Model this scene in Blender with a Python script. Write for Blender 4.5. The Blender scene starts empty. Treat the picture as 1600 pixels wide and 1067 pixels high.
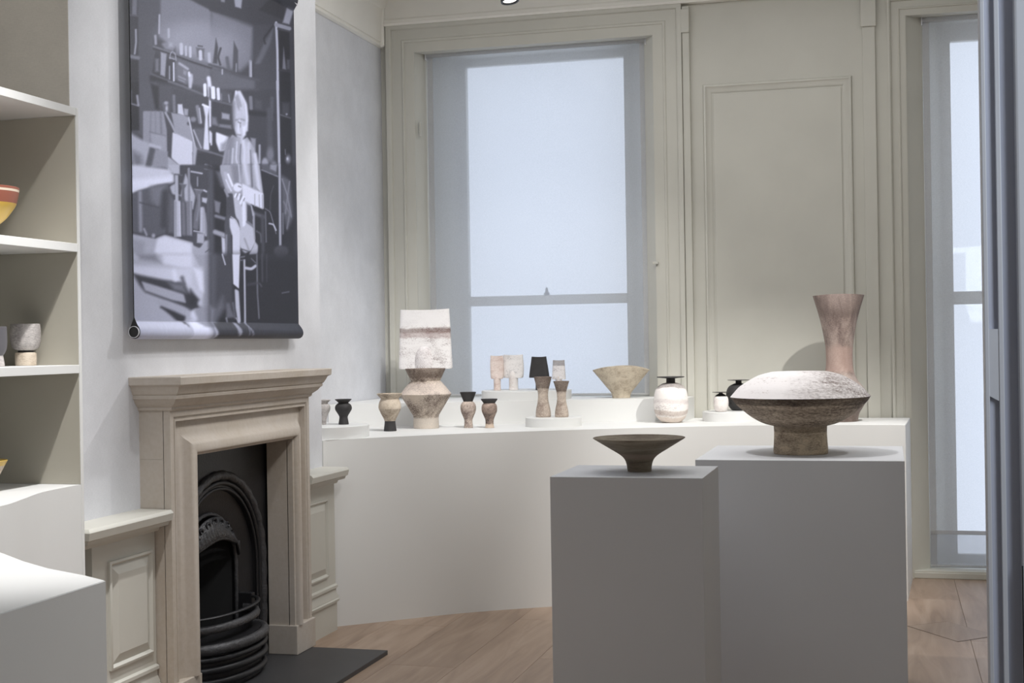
import bpy, bmesh, math, random
import numpy as np
from mathutils import Vector, Matrix
random.seed(7)
C = bpy.context.scene.collection
scene = bpy.context.scene

# ------------------------------------------------------------------ camera
FPX = 2191.0; YAW = math.radians(14.97); ROLL = math.radians(0.90); EYE = 1.40
Fv = Vector((-math.sin(YAW), math.cos(YAW), 0)); Rv = Vector((math.cos(YAW), math.sin(YAW), 0)); Zv = Vector((0, 0, 1))
cr, sr = math.cos(ROLL), math.sin(ROLL)
cu = Rv*cr - Zv*sr; cv = Rv*sr + Zv*cr
cam_d = bpy.data.cameras.new('camera'); cam = bpy.data.objects.new('camera', cam_d); C.objects.link(cam)
m = Matrix.Identity(4)
for i in range(3):
    m[i][0] = cu[i]; m[i][1] = cv[i]; m[i][2] = -Fv[i]
m[0][3], m[1][3], m[2][3] = 0, 0, EYE
cam.matrix_world = m
cam_d.sensor_width = 36.0; cam_d.sensor_fit = 'HORIZONTAL'; cam_d.lens = FPX/1600*36
cam_d.shift_y = (534.7-533.5)/1600.0
cam_d.clip_start = 0.05; cam_d.clip_end = 100
scene.camera = cam

# ------------------------------------------------------------------ light
scene.view_settings.view_transform = 'Standard'; scene.view_settings.look = 'None'
scene.view_settings.gamma = 1.0; scene.view_settings.use_curve_mapping = False
scene.view_settings.exposure = 0.30
world = bpy.data.worlds.new('daylight'); scene.world = world; world.use_nodes = True
wb = world.node_tree.nodes['Background']; wb.inputs[0].default_value = (0.82, 0.88, 1.0, 1); wb.inputs[1].default_value = 1.22

def area(name, loc, target, sx, sy, power, col=(1, 1, 1)):
    l = bpy.data.lights.new(name, 'AREA'); l.shape = 'RECTANGLE'; l.size = sx; l.size_y = sy; l.energy = power; l.color = col
    o = bpy.data.objects.new(name, l); C.objects.link(o); o.location = loc
    o.rotation_euler = (Vector(target)-Vector(loc)).to_track_quat('-Z', 'Y').to_euler(); return o
def spot(name, loc, target, power, ang, blend=0.5, rad=0.03, col=(1, 0.96, 0.9)):
    l = bpy.data.lights.new(name, 'SPOT'); l.energy = power; l.spot_size = math.radians(ang); l.spot_blend = blend
    l.shadow_soft_size = rad; l.color = col
    o = bpy.data.objects.new(name, l); C.objects.link(o); o.location = loc
    o.rotation_euler = (Vector(target)-Vector(loc)).to_track_quat('-Z', 'Y').to_euler(); return o
WARM = (1.0, 0.98, 0.95); NEUT = (1.0, 0.99, 0.985)
area('ceiling_fill_far', (-1.0, 6.2, 3.66), (-1.0, 6.2, 0), 3.0, 2.6, 38, (1.0, 0.995, 0.99))  # unseen soft fill added under the ceiling to lift the shadows
area('ceiling_fill_near', (-0.6, 2.2, 3.78), (-0.6, 2.2, 0), 2.6, 2.6, 14, (0.86, 0.92, 1.0))  # unseen cool fill added overhead, towards the camera
area('door_fill', (0.95, 1.35, 1.95), (0.2, 2.3, 1.4), 0.4, 0.9, 9.5, (0.84, 0.91, 1.0))  # unseen cool fill added close by to brighten the door edge
spot('spot_big_pot', (-1.15, 4.75, 3.6), (-0.42, 5.58, 1.15), 100, 26, 0.6, 0.04, NEUT)
spot('spot_pot_right', (0.9, 5.2, 3.6), (-0.05, 5.65, 0.95), 62, 26, 0.9, 0.05, NEUT)
spot('spot_right_group', (0.55, 6.15, 3.6), (-0.60, 7.60, 0.85), 335, 42, 0.8, 0.03, WARM)
spot('spot_middle_group', (-1.0, 5.6, 3.6), (-2.0, 8.0, 1.25), 118, 48, 0.8, 0.03, WARM)
spot('spot_left_group', (-1.3, 5.9, 3.6), (-2.85, 7.3, 1.1), 135, 46, 0.9, 0.03, NEUT)
spot('spot_poster', (-0.5, 4.6, 3.6), (-2.7, 5.3, 2.1), 84, 56, 0.9, 0.04, NEUT)
spot('spot_fireplace', (-1.0, 7.2, 3.5), (-2.7, 4.7, 1.2), 88, 50, 0.9, 0.04, NEUT)
spot('spot_fire_front', (-0.35, 3.9, 3.5), (-2.6, 5.6, 0.9), 70, 34, 0.9, 0.04, NEUT)
spot('spot_shelf', (-1.60, 3.35, 3.6), (-2.40, 3.50, 0.9), 285, 50, 0.8, 0.03, NEUT)
spot('spot_left_wall', (-1.5, 2.3, 3.6), (-2.75, 4.1, 2.4), 55, 50, 0.9, 0.04, NEUT)

# ------------------------------------------------------------------ helpers
def ray(px, py):
    u = px-800; v = 534.7-py
    a = u*cr+v*sr; b = -u*sr+v*cr
    return Fv*FPX+Rv*a+Zv*b
def on_z(px, py, z):
    d = ray(px, py); return Vector((0, 0, EYE))+d*((z-EYE)/d.z)
def on_x(px, py, X):
    d = ray(px, py); return Vector((0, 0, EYE))+d*(X/d.x)
def on_y(px, py, Y):
    d = ray(px, py); return Vector((0, 0, EYE))+d*(Y/d.y)
def depth(p): return (Vector(p)-Vector((0, 0, EYE))).dot(Fv)

def finish(name, bm, mat, parent=None, smooth=None, loc=None):
    me = bpy.data.meshes.new(name)
    if smooth is not None:
        for f in bm.faces: f.smooth = True
    bmesh.ops.recalc_face_normals(bm, faces=bm.faces[:])
    bm.to_mesh(me); bm.free()
    if smooth is not None:
        me.set_sharp_from_angle(angle=math.radians(smooth))
    o = bpy.data.objects.new(name, me); C.objects.link(o)
    if mat: me.materials.append(mat)
    if loc is not None: o.location = loc
    if parent: o.parent = parent
    return o
def tag(o, label=None, cat=None, group=None, kind=None):
    if label: o['label'] = label
    if cat: o['category'] = cat
    if group: o['group'] = group
    if kind: o['kind'] = kind
    return o
def root(name, label, cat, loc=(0, 0, 0), group=None):
    o = bpy.data.objects.new(name, None); C.objects.link(o); o.location = loc; o.empty_display_size = 0.1
    return tag(o, label, cat, group)
def bx(bm, x0, x1, y0, y1, z0, z1, bevel=0.0):
    r = bmesh.ops.create_cube(bm, size=1.0)
    for v in r['verts']:
        v.co = Vector((x0 if v.co.x < 0 else x1, y0 if v.co.y < 0 else y1, z0 if v.co.z < 0 else z1))
    if bevel > 0:
        es = list({e for v in r['verts'] for e in v.link_edges})
        bmesh.ops.bevel(bm, geom=es, offset=bevel, segments=2, affect='EDGES', profile=0.5)
def box(name, x0, x1, y0, y1, z0, z1, mat, parent=None, bevel=0.0):
    bm = bmesh.new(); bx(bm, x0, x1, y0, y1, z0, z1, bevel); return finish(name, bm, mat, parent)
def prism(name, pts, z0, z1, mat, parent=None, bevel=0.0):
    """closed plan polygon pulled from z0 to z1"""
    bm = bmesh.new()
    lo = [bm.verts.new((p[0], p[1], z0)) for p in pts]; hi = [bm.verts.new((p[0], p[1], z1)) for p in pts]
    n = len(pts)
    for i in range(n): bm.faces.new((lo[i], lo[(i+1) % n], hi[(i+1) % n], hi[i]))
    top = bm.faces.new(hi); bm.faces.new(lo[::-1])
    if bevel > 0:
        bmesh.ops.bevel(bm, geom=list(top.edges), offset=bevel, segments=2, affect='EDGES')
    return finish(name, bm, mat, parent, smooth=28)
def mould(name, path, normal, prof, mat, parent=None, closed=True, smooth=35, bm=None):
    """sweep a profile (a = sideways in the plane, b = along the normal) along a mitred path"""
    own = bm is None
    if own: bm = bmesh.new()
    P = [Vector(p) for p in path]; n = Vector(normal).normalized(); N = len(P); rings = []
    for i in range(N):
        t1 = (P[i]-P[i-1]).normalized() if (closed or i > 0) else None
        t2 = (P[(i+1) % N]-P[i]).normalized() if (closed or i < N-1) else None
        if t1 is None: t1 = t2
        if t2 is None: t2 = t1
        s1 = n.cross(t1); s2 = n.cross(t2)
        mm = (s1+s2)/(1+s1.dot(s2))
        rings.append([bm.verts.new(P[i]+mm*a+n*b) for a, b in prof])
    R = N if closed else N-1; K = len(prof)
    for i in range(R):
        A = rings[i]; B = rings[(i+1) % N]
        for k in range(K):
            bm.faces.new((A[k], A[(k+1) % K], B[(k+1) % K], B[k]))
    if not closed:
        bm.faces.new(rings[0][::-1]); bm.faces.new(rings[-1])
    if own: return finish(name, bm, mat, parent, smooth=smooth)
def lathe(bm, prof, seg=48, center=(0, 0, 0), sx=1.0, sy=1.0, rise=0.0, cap0=True, cap1=True):
    """prof: list of (r, z); rise lifts the ring where it is squeezed (oval, dipping rims)"""
    rings = []
    for (r, z, *w) in prof:
        wv = w[0] if w else 0.0
        ring = []
        for i in range(seg):
            a = 2*math.pi*i/seg
            x = math.cos(a)*r*(1+(sx-1)*wv); y = math.sin(a)*r*(1+(sy-1)*wv)
            ring.append(bm.verts.new((center[0]+x, center[1]+y, center[2]+z+rise*wv*math.sin(a)**2)))
        rings.append(ring)
    for A, B in zip(rings[:-1], rings[1:]):
        for i in range(seg):
            bm.faces.new((A[i], A[(i+1) % seg], B[(i+1) % seg], B[i]))
    if cap0: bm.faces.new(rings[0][::-1])
    if cap1: bm.faces.new(rings[-1])
def smooth_curve(pts, n=8):
    """Catmull-Rom through 2D points"""
    P = [pts[0]]+list(pts)+[pts[-1]]; out = []
    for i in range(1, len(P)-2):
        p0, p1, p2, p3 = [np.array(q, float) for q in P[i-1:i+3]]
        for k in range(n):
            t = k/n
            out.append(tuple(0.5*((2*p1)+(-p0+p2)*t+(2*p0-5*p1+4*p2-p3)*t*t+(-p0+3*p1-3*p2+p3)*t**3)))
    out.append(tuple(pts[-1])); return out

# ------------------------------------------------------------------ materials
def lin(c): return tuple(((x/255)/12.92 if x/255 <= 0.04045 else (((x/255)+0.055)/1.055)**2.4) for x in c)+(1,)
class NT:
    def __init__(s, name):
        s.m = bpy.data.materials.new(name); s.m.use_nodes = True; s.t = s.m.node_tree; s.n = s.t.nodes; s.b = s.n['Principled BSDF']
    def add(s, typ, **kw):
        nd = s.n.new(typ)
        for k, v in kw.items():
            if k in nd.inputs: nd.inputs[k].default_value = v
            else: setattr(nd, k, v)
        return nd
    def link(s, a, b): s.t.links.new(a, b)
    def noise(s, scale, detail=4, rough=0.55, vec=None, stretch=None, coord='Object', dist=0.0):
        tc = s.add('ShaderNodeTexCoord'); src = tc.outputs[coord]
        mp = s.add('ShaderNodeMapping'); s.link(src, mp.inputs[0])
        if stretch: mp.inputs['Scale'].default_value = stretch
        no = s.add('ShaderNodeTexNoise'); no.inputs['Scale'].default_value = scale; no.inputs['Detail'].default_value = detail
        no.inputs['Roughness'].default_value = rough; no.inputs['Distortion'].default_value = dist
        s.link(mp.outputs[0], no.inputs['Vector']); return no
    def ramp(s, fac, stops):
        r = s.add('ShaderNodeValToRGB'); e = r.color_ramp.elements
        while len(e) < len(stops): e.new(0.5)
        for el, (p, c) in zip(e, stops): el.position = p; el.color = c
        s.link(fac, r.inputs[0]); return r
    def mix(s, fac, a, b, mode='MIX'):
        mx = s.add('ShaderNodeMix', data_type='RGBA', blend_type=mode)
        if isinstance(fac, (int, float)): mx.inputs[0].default_value = fac
        else: s.link(fac, mx.inputs[0])
        for q, v in ((6, a), (7, b)):
            if isinstance(v, tuple): mx.inputs[q].default_value = v
            else: s.link(v, mx.inputs[q])
        return mx.outputs[2]
    def bump(s, h, strength=0.2, dist=0.002):
        b = s.add('ShaderNodeBump'); b.inputs['Strength'].default_value = strength; b.inputs['Distance'].default_value = dist
        s.link(h, b.inputs['Height']); s.link(b.outputs[0], s.b.inputs['Normal'])
def paint(name, rgb, rough=0.6, var=0.03, scale=3.0, bump=0.05, bscale=120):
    n = NT(name); c = lin(rgb); no = n.noise(scale, 3)
    lo = tuple(x*(1-var) for x in c[:3])+(1,); hi = tuple(min(1, x*(1+var)) for x in c[:3])+(1,)
    r = n.ramp(no.outputs[0], [(0.3, lo), (0.7, hi)]); n.link(r.outputs[0], n.b.inputs['Base Color'])
    n.b.inputs['Roughness'].default_value = rough
    b = n.noise(bscale, 3); n.bump(b.outputs[0], bump, 0.001); return n.m
def linen(name, rgb, amount=0.06):
    n = NT(name); c = lin(rgb)
    h = n.noise(70, 3, stretch=(1, 1, 12)); v = n.noise(70, 3, stretch=(12, 12, 1)); p = n.noise(6, 5)
    mx = n.mix(0.5, h.outputs[0], v.outputs[0]); mx2 = n.mix(0.35, mx, p.outputs[0])
    lo = tuple(x*(1-amount*2) for x in c[:3])+(1,); hi = tuple(min(1, x*(1+amount*2)) for x in c[:3])+(1,)
    r = n.ramp(mx2, [(0.35, lo), (0.65, hi)]); n.link(r.outputs[0], n.b.inputs['Base Color'])
    n.b.inputs['Roughness'].default_value = 0.85; n.bump(mx, 0.25, 0.002); return n.m
M_wall = paint('warm_grey_woodwork_paint', (204, 202, 192), 0.5)
M_wall_up = paint('pale_frieze_paint', (244, 241, 233), 0.6)  # pale paint, lightened further in place of bounced light
M_panel = paint('dado_paint', (200, 198, 189), 0.45)
M_linen = linen('pale_linen_wallcloth', (216, 217, 221))
M_linen_b = linen('beige_linen_wallcloth', (190, 184, 174))
M_white = paint('matt_white_display_paint', (226, 226, 224), 0.55, 0.01, 2, 0.02)
M_ped = paint('pedestal_white_paint', (212, 213, 216), 0.55, 0.015, 2, 0.02)
M_taupe = paint('shelf_interior_taupe', (176, 171, 158), 0.6, 0.02)
M_ceil = paint('ceiling_paint', (225, 225, 222), 0.7)
M_door = paint('blue_grey_door_paint', (204, 206, 212), 0.4, 0.02)
M_doorshade = paint('shade_toned_door_channel', (188, 191, 204), 0.4, 0.03)  # darker door tone, paints in the shade of the channel and rebate
M_black = paint('black_metal', (26, 26, 26), 0.4)
M_lampwhite = paint('white_lamp_enamel', (225, 225, 230), 0.35)

def stone():
    n = NT('fireplace_limestone'); a = n.noise(2.2, 5, 0.6, stretch=(1, 1, 0.5)); b = n.noise(60, 4)
    mx = n.mix(0.25, a.outputs[0], b.outputs[0])
    r = n.ramp(mx, [(0.32, lin((176, 163, 146))), (0.5, lin((190, 180, 168))), (0.7, lin((202, 194, 186)))])
    n.link(r.outputs[0], n.b.inputs['Base Color']); n.b.inputs['Roughness'].default_value = 0.55; n.bump(b.outputs[0], 0.08, 0.001); return n.m
M_stone = stone()
def iron(name, base, bump, scale):
    n = NT(name); a = n.noise(scale, 4); b = n.noise(4, 3)
    r = n.ramp(b.outputs[0], [(0.3, lin(base)), (0.7, lin(tuple(x*1.3 for x in base)))])
    n.link(r.outputs[0], n.b.inputs['Base Color']); n.b.inputs['Roughness'].default_value = 0.42; n.b.inputs['Metallic'].default_value = 0.35
    n.b.inputs['Specular IOR Level'].default_value = 0.5; n.bump(a.outputs[0], bump, 0.006); return n.m
M_iron = iron('blackened_cast_iron', (36, 36, 38), 0.15, 90)
M_ironorn = iron('ornamented_cast_iron', (62, 62, 64), 0.9, 55)
M_soot = paint('sooty_firebrick', (30, 30, 31), 0.9)
M_slate = paint('dark_slate', (62, 62, 64), 0.5, 0.06, 5)

def wood():
    n = NT('oiled_oak_board')
    oi = n.add('ShaderNodeObjectInfo')
    tc = n.add('ShaderNodeTexCoord'); mp = n.add('ShaderNodeMapping'); mp.inputs['Scale'].default_value = (9, 0.9, 9)
    ad = n.add('ShaderNodeVectorMath', operation='ADD'); cmb = n.add('ShaderNodeCombineXYZ')
    mu = n.add('ShaderNodeMath', operation='MULTIPLY'); mu.inputs[1].default_value = 37.0
    n.link(oi.outputs['Random'], mu.inputs[0]); n.link(mu.outputs[0], cmb.inputs[0]); n.link(mu.outputs[0], cmb.inputs[1])
    n.link(tc.outputs['Object'], ad.inputs[0]); n.link(cmb.outputs[0], ad.inputs[1]); n.link(ad.outputs[0], mp.inputs[0])
    no = n.add('ShaderNodeTexNoise'); no.inputs['Scale'].default_value = 1.4; no.inputs['Detail'].default_value = 7; no.inputs['Distortion'].default_value = 1.2
    n.link(mp.outputs[0], no.inputs['Vector'])
    r = n.ramp(no.outputs[0], [(0.3, lin((146, 124, 106))), (0.5, lin((162, 139, 120))), (0.72, lin((176, 155, 137)))])
    hs = n.add('ShaderNodeHueSaturation'); mr = n.add('ShaderNodeMapRange'); mr.inputs[3].default_value = 0.92; mr.inputs[4].default_value = 1.07
    n.link(oi.outputs['Random'], mr.inputs[0]); n.link(mr.outputs[0], hs.inputs['Value']); n.link(r.outputs[0], hs.inputs['Color'])
    n.link(hs.outputs[0], n.b.inputs['Base Color']); n.b.inputs['Roughness'].default_value = 0.42
    n.bump(no.outputs[0], 0.15, 0.002); return n.m
M_wood = wood()
M_gap = paint('dark_floor_joint', (50, 44, 40), 0.9)

def blind_mat(name, transp, c=(206, 209, 215)):
    n = NT(name); out = n.n['Material Output']
    h = n.noise(110, 3, stretch=(1, 1, 14)); v = n.noise(110, 3, stretch=(14, 1, 1))
    w = n.mix(0.5, h.outputs[0], v.outputs[0])
    r = n.ramp(w, [(0.3, lin(tuple(x*0.93 for x in c))), (0.7, lin(tuple(min(255, x*1.04) for x in c)))])
    df = n.add('ShaderNodeBsdfDiffuse'); tl = n.add('ShaderNodeBsdfTranslucent'); tp = n.add('ShaderNodeBsdfTransparent')
    n.link(r.outputs[0], df.inputs[0]); n.link(r.outputs[0], tl.inputs[0])
    m1 = n.add('ShaderNodeMixShader'); m1.inputs[0].default_value = 0.5; n.link(df.outputs[0], m1.inputs[1]); n.link(tl.outputs[0], m1.inputs[2])
    m2 = n.add('ShaderNodeMixShader')
    mr = n.add('ShaderNodeMapRange'); mr.inputs[1].default_value = 0.3; mr.inputs[2].default_value = 0.7
    mr.inputs[3].default_value = transp*1.12; mr.inputs[4].default_value = transp*0.88
    n.link(w, mr.inputs[0]); n.link(mr.outputs[0], m2.inputs[0])
    n.link(m1.outputs[0], m2.inputs[1]); n.link(tp.outputs[0], m2.inputs[2]); n.link(m2.outputs[0], out.inputs[0])
    return n.m
M_blind = blind_mat('sheer_woven_blind_cloth', 0.34)
M_hem = blind_mat('doubled_blind_hem_cloth', 0.06, (226, 226, 226))
M_blind2 = blind_mat('sheer_woven_blind_cloth_paler', 0.48, (228, 230, 235))  # paler, more see-through copy of the blind cloth
M_pocket = blind_mat('hem_pocket_cloth', 0.72)
def glass():
    n = NT('window_glass'); out = n.n['Material Output']
    tp = n.add('ShaderNodeBsdfTransparent'); tp.inputs[0].default_value = (0.96, 0.98, 1, 1)
    gl = n.add('ShaderNodeBsdfGlossy'); gl.inputs['Roughness'].default_value = 0.02
    mx = n.add('ShaderNodeMixShader'); mx.inputs[0].default_value = 0.05
    n.link(tp.outputs[0], mx.inputs[1]); n.link(gl.outputs[0], mx.inputs[2]); n.link(mx.outputs[0], out.inputs[0]); return n.m
M_glass = glass()

def glaze(name, light, dark, lo=0.42, hi=0.62, scale=9, stretch=(1, 1, 2.2), fine=0.35, bands=(), rough=0.7, bump=0.35, mid=None, edge=0.14, xdark=None):
    """dry scratched stoneware glaze; bands = (z0, z1, rgb, strength) in 0..1 of the pot's height"""
    n = NT(name); a = n.noise(scale, 8, 0.65, stretch=stretch, dist=0.6); f = n.noise(scale*14, 3, 0.7, stretch=(1, 1, 2.5))
    mx = n.mix(fine, a.outputs[0], f.outputs[0])
    st = [(lo, lin(dark)), (hi, lin(light))]
    if mid: st = [(lo, lin(dark)), ((lo+hi)/2, lin(mid)), (hi, lin(light))]
    col = n.ramp(mx, st).outputs[0]
    tc = n.add('ShaderNodeTexCoord'); sp = n.add('ShaderNodeSeparateXYZ'); n.link(tc.outputs['Generated'], sp.inputs[0])
    ed = n.noise(scale*0.8, 5); ma = n.add('ShaderNodeMath', operation='MULTIPLY_ADD'); ma.inputs[1].default_value = edge; n.link(ed.outputs[0], ma.inputs[0]); n.link(sp.outputs[2], ma.inputs[2])
    sb = n.add('ShaderNodeMath', operation='SUBTRACT'); n.link(ma.outputs[0], sb.inputs[0]); sb.inputs[1].default_value = edge/2
    for z0, z1, rgb, s in bands:
        w = 0.035
        K = (0, 0, 0, 1); S = (s, s, s, 1)
        pts = [(max(0, z0-w), K), (max(0.001, z0), S), (min(0.999, z1), S), (min(1, z1+w), K)]
        if z0 <= 0: pts = [(0.0, S), (z1, S), (min(1, z1+w), K)]
        if z1 >= 1: pts = [(z0-w, K), (z0, S), (1.0, S)]
        rp = n.ramp(sb.outputs[0], pts)
        md = n.add('ShaderNodeMath', operation='MULTIPLY'); n.link(rp.outputs[0], md.inputs[0])
        rr = n.ramp(mx, [(0.34, (1, 1, 1, 1)), (0.75, (0.45, 0.45, 0.45, 1))]); n.link(rr.outputs[0], md.inputs[1])
        col = n.mix(md.outputs[0], col, lin(rgb))
    if xdark:
        a0, a1, rgb, s_ = xdark
        m3 = n.add('ShaderNodeMath', operation='MULTIPLY_ADD'); m3.inputs[1].default_value = 0.5; n.link(ed.outputs[0], m3.inputs[0]); n.link(sp.outputs[0], m3.inputs[2])
        r3 = n.ramp(m3.outputs[0], [(a0, (0, 0, 0, 1)), (a1, (s_, s_, s_, 1))])
        r4 = n.ramp(mx, [(0.36, (1, 1, 1, 1)), (0.60, (0.1, 0.1, 0.1, 1))])
        m4 = n.add('ShaderNodeMath', operation='MULTIPLY'); n.link(r3.outputs[0], m4.inputs[0]); n.link(r4.outputs[0], m4.inputs[1])
        col = n.mix(m4.outputs[0], col, lin(rgb))
    n.link(col, n.b.inputs['Base Color']); n.b.inputs['Roughness'].default_value = rough
    n.b.inputs['Specular IOR Level'].default_value = 0.3
    n.bump(mx, bump, 0.004); return n.m

# ================================================================== SETTING
XL = -3.09      # alcove side wall
XB = -2.70      # chimney breast face
YB = 8.43       # face of the window wall
XR = 1.95; ZC = 3.80
def struct(o): o['kind'] = 'structure'; return o
def sroot(name):
    o = bpy.data.objects.new(name, None); C.objects.link(o); o['kind'] = 'structure'; return o

# floor with its boards
fl = sroot('floor')
box('floor_bed', XL-0.3, XR+0.2, -1.2, YB+0.5, -0.08, -0.012, M_gap, fl)
W = 0.31; xs = [0.35+W*i for i in range(-12, 6)]
pm = {}
for i, x in enumerate(xs):
    y = -1.2-((i*0.83) % 1.9)
    while y < YB+0.4:
        L = 2.1; y0 = max(y, -1.2); y1 = min(y+L, YB+0.45)
        if y1-y0 > 0.1:
            key = round(y1-y0, 3)
            if key not in pm:
                bm = bmesh.new(); bx(bm, 0.0006, W-0.0006, 0.0006, key-0.0006, -0.012, 0, 0.0015)
                me = bpy.data.meshes.new('plank'); bm.to_mesh(me); bm.free(); me.materials.append(M_wood); pm[key] = me
            o = bpy.data.objects.new('plank', pm[key]); C.objects.link(o); o.location = (x, y0, 0); o.parent = fl
        y += L

struct(box('ceiling', XL-0.3, XR+0.2, -1.2, YB+0.5, ZC, ZC+0.1, M_ceil))
struct(box('wall_right', XR, XR+0.2, -1.2, YB+0.5, 0, ZC, M_wall))
struct(box('wall_rear', XL-0.3, XR+0.2, -1.4, -1.2, 0, ZC, M_wall))
# left wall: alcoves with linen and the chimney breast
wl = sroot('wall_left')
box('alcove_wall', XL-0.3, XL, 6.44, YB, 0, ZC, M_linen, wl)
box('alcove_wall', XL-0.3, XL, -1.2, 4.265, 0, ZC, M_linen_b, wl)
# breast is hollow where the fire opening is
bm = bmesh.new()
bx(bm, XL-0.3, XB, 4.265, 4.80, 0, ZC); bx(bm, XL-0.3, XB, 5.88, 6.44, 0, ZC); bx(bm, XL-0.3, XB, 4.80, 5.88, 1.02, ZC)
finish('chimney_breast', bm, M_linen, wl)
box('breast_return', XB-0.38, XB-0.0005, 4.262, 4.266, 0, ZC, M_linen_b, wl)
box('fire_recess_back', XL-0.3, XL-0.2, 4.80, 5.88, 0, 1.02, M_soot, wl)

# window wall with two openings
win1 = (-2.864, -1.344, 0.95, 3.243); win2 = (0.133, 1.60, 0.03, 3.25)
wb_ = sroot('wall_back')
bm = bmesh.new(); Yo = YB+0.42
bx(bm, XL-0.3, win1[0], YB, Yo, 0, ZC); bx(bm, win1[1], win2[0], YB, Yo, 0, ZC); bx(bm, win2[1], XR+0.2, YB, Yo, 0, ZC)
bx(bm, win1[0], win1[1], YB, Yo, 0, win1[2]); bx(bm, win1[0], win1[1], YB, Yo, win1[3], ZC); bx(bm, win2[0], win2[1], YB, Yo, win2[3], ZC)
bx(bm, win2[0], win2[1], YB, Yo, -0.05, win2[2])
finish('masonry_and_paint', bm, M_wall, wb_)
# architraves
def arch(name, x0, x1, z0, z1, wl_, wr, wt):
    """moulded surround, mitred at the head"""
    path = [(x0, YB, z0), (x0, YB, z1), (x1, YB, z1), (x1, YB, z0)]
    w = wl_
    prof = [(0, -0.001), (0, 0.010), (-0.006, 0.014), (-w*0.34, 0.014), (-w*0.36, 0.022), (-w*0.42, 0.024), (-w*0.46, 0.018), (-w*0.80, 0.020),
            (-w*0.83, 0.034), (-w*0.90, 0.040), (-w, 0.040), (-w, -0.001)]
    # path runs up, across, down; outward is to the left of travel seen from the room
    prof = [(-a, b) for a, b in prof]
    return mould(name, path, (0, -1, 0), [(a, b) for a, b in prof], M_wall, wb_, closed=False)
arch('architrave', win1[0], win1[1], 1.06, win1[3], 0.18, 0.1, 0.18)
arch('architrave', win2[0], win2[1], 0.0, win2[3], 0.105, 0.1, 0.15)
# pilaster strips and centre panel of the pier
for (a, b) in ((-1.155, -1.120), (-0.113, -0.045)):
    pass
box('pilaster_strip', -1.162, -1.118, YB-0.030, YB, 0, 3.40, M_wall, wb_, 0.004)
box('pilaster_strip', -0.112, -0.040, YB-0.022, YB, 0, 3.30, M_wall, wb_, 0.004)
box('pilaster_block', -1.166, -1.116, YB-0.042, YB-0.028, 3.24, 3.38, M_wall, wb_, 0.003)
box('pilaster_block', -0.120, -0.034, YB-0.034, YB-0.020, 3.20, 3.50, M_wall, wb_, 0.003)
px0, px1, pz0, pz1 = -1.045, -0.175, 0.30, 2.925
mould('panel_moulding', [(px0, YB, pz0), (px1, YB, pz0), (px1, YB, pz1), (px0, YB, pz1)], (0, -1, 0),
      [(0, -0.001), (0, 0.004), (0.006, 0.016), (0.016, 0.020), (0.024, 0.012), (0.040, 0.009), (0.052, 0.003), (0.052, -0.001)], M_wall, wb_)
box('panel_field', px0+0.062, px1-0.062, YB-0.006, YB, pz0+0.062, pz1-0.062, M_wall, wb_, 0.003)
# cornice and frieze on the window wall
prof = [(0, 0), (0.0, 0.050), (0.012, 0.056), (0.020, 0.050), (0.034, 0.046), (0.046, 0.030), (0.050, 0.022), (0.20, 0.022), (0.26, 0.03), (0.33, 0.08), (0.38, 0.16), (0.38, 0)]
mould('cornice', [(XR, YB, 3.415), (-3.05, YB, 3.415)], (0, -1, 0), [(-a, b) for a, b in prof], M_wall_up, wb_, closed=False)
box('frieze_return', XL, -3.05, YB-0.05, YB, 3.285, ZC, M_wall_up, wb_, 0.012)
prof = [(0, 0), (0.0, 0.010), (0.008, 0.022), (0.018, 0.022), (0.024, 0.012), (0.030, 0.012), (0.034, 0.020), (0.24, 0.030), (0.25, 0.042), (0.33, 0.07), (0.42, 0.15), (0.515, 0.30), (0.515, 0)]
mould('picture_rail_and_cove', [(XL, YB, 3.283), (XL, 6.44, 3.283)], (1, 0, 0), [(-a, b) for a, b in prof], M_wall_up, wl, closed=False)

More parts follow.
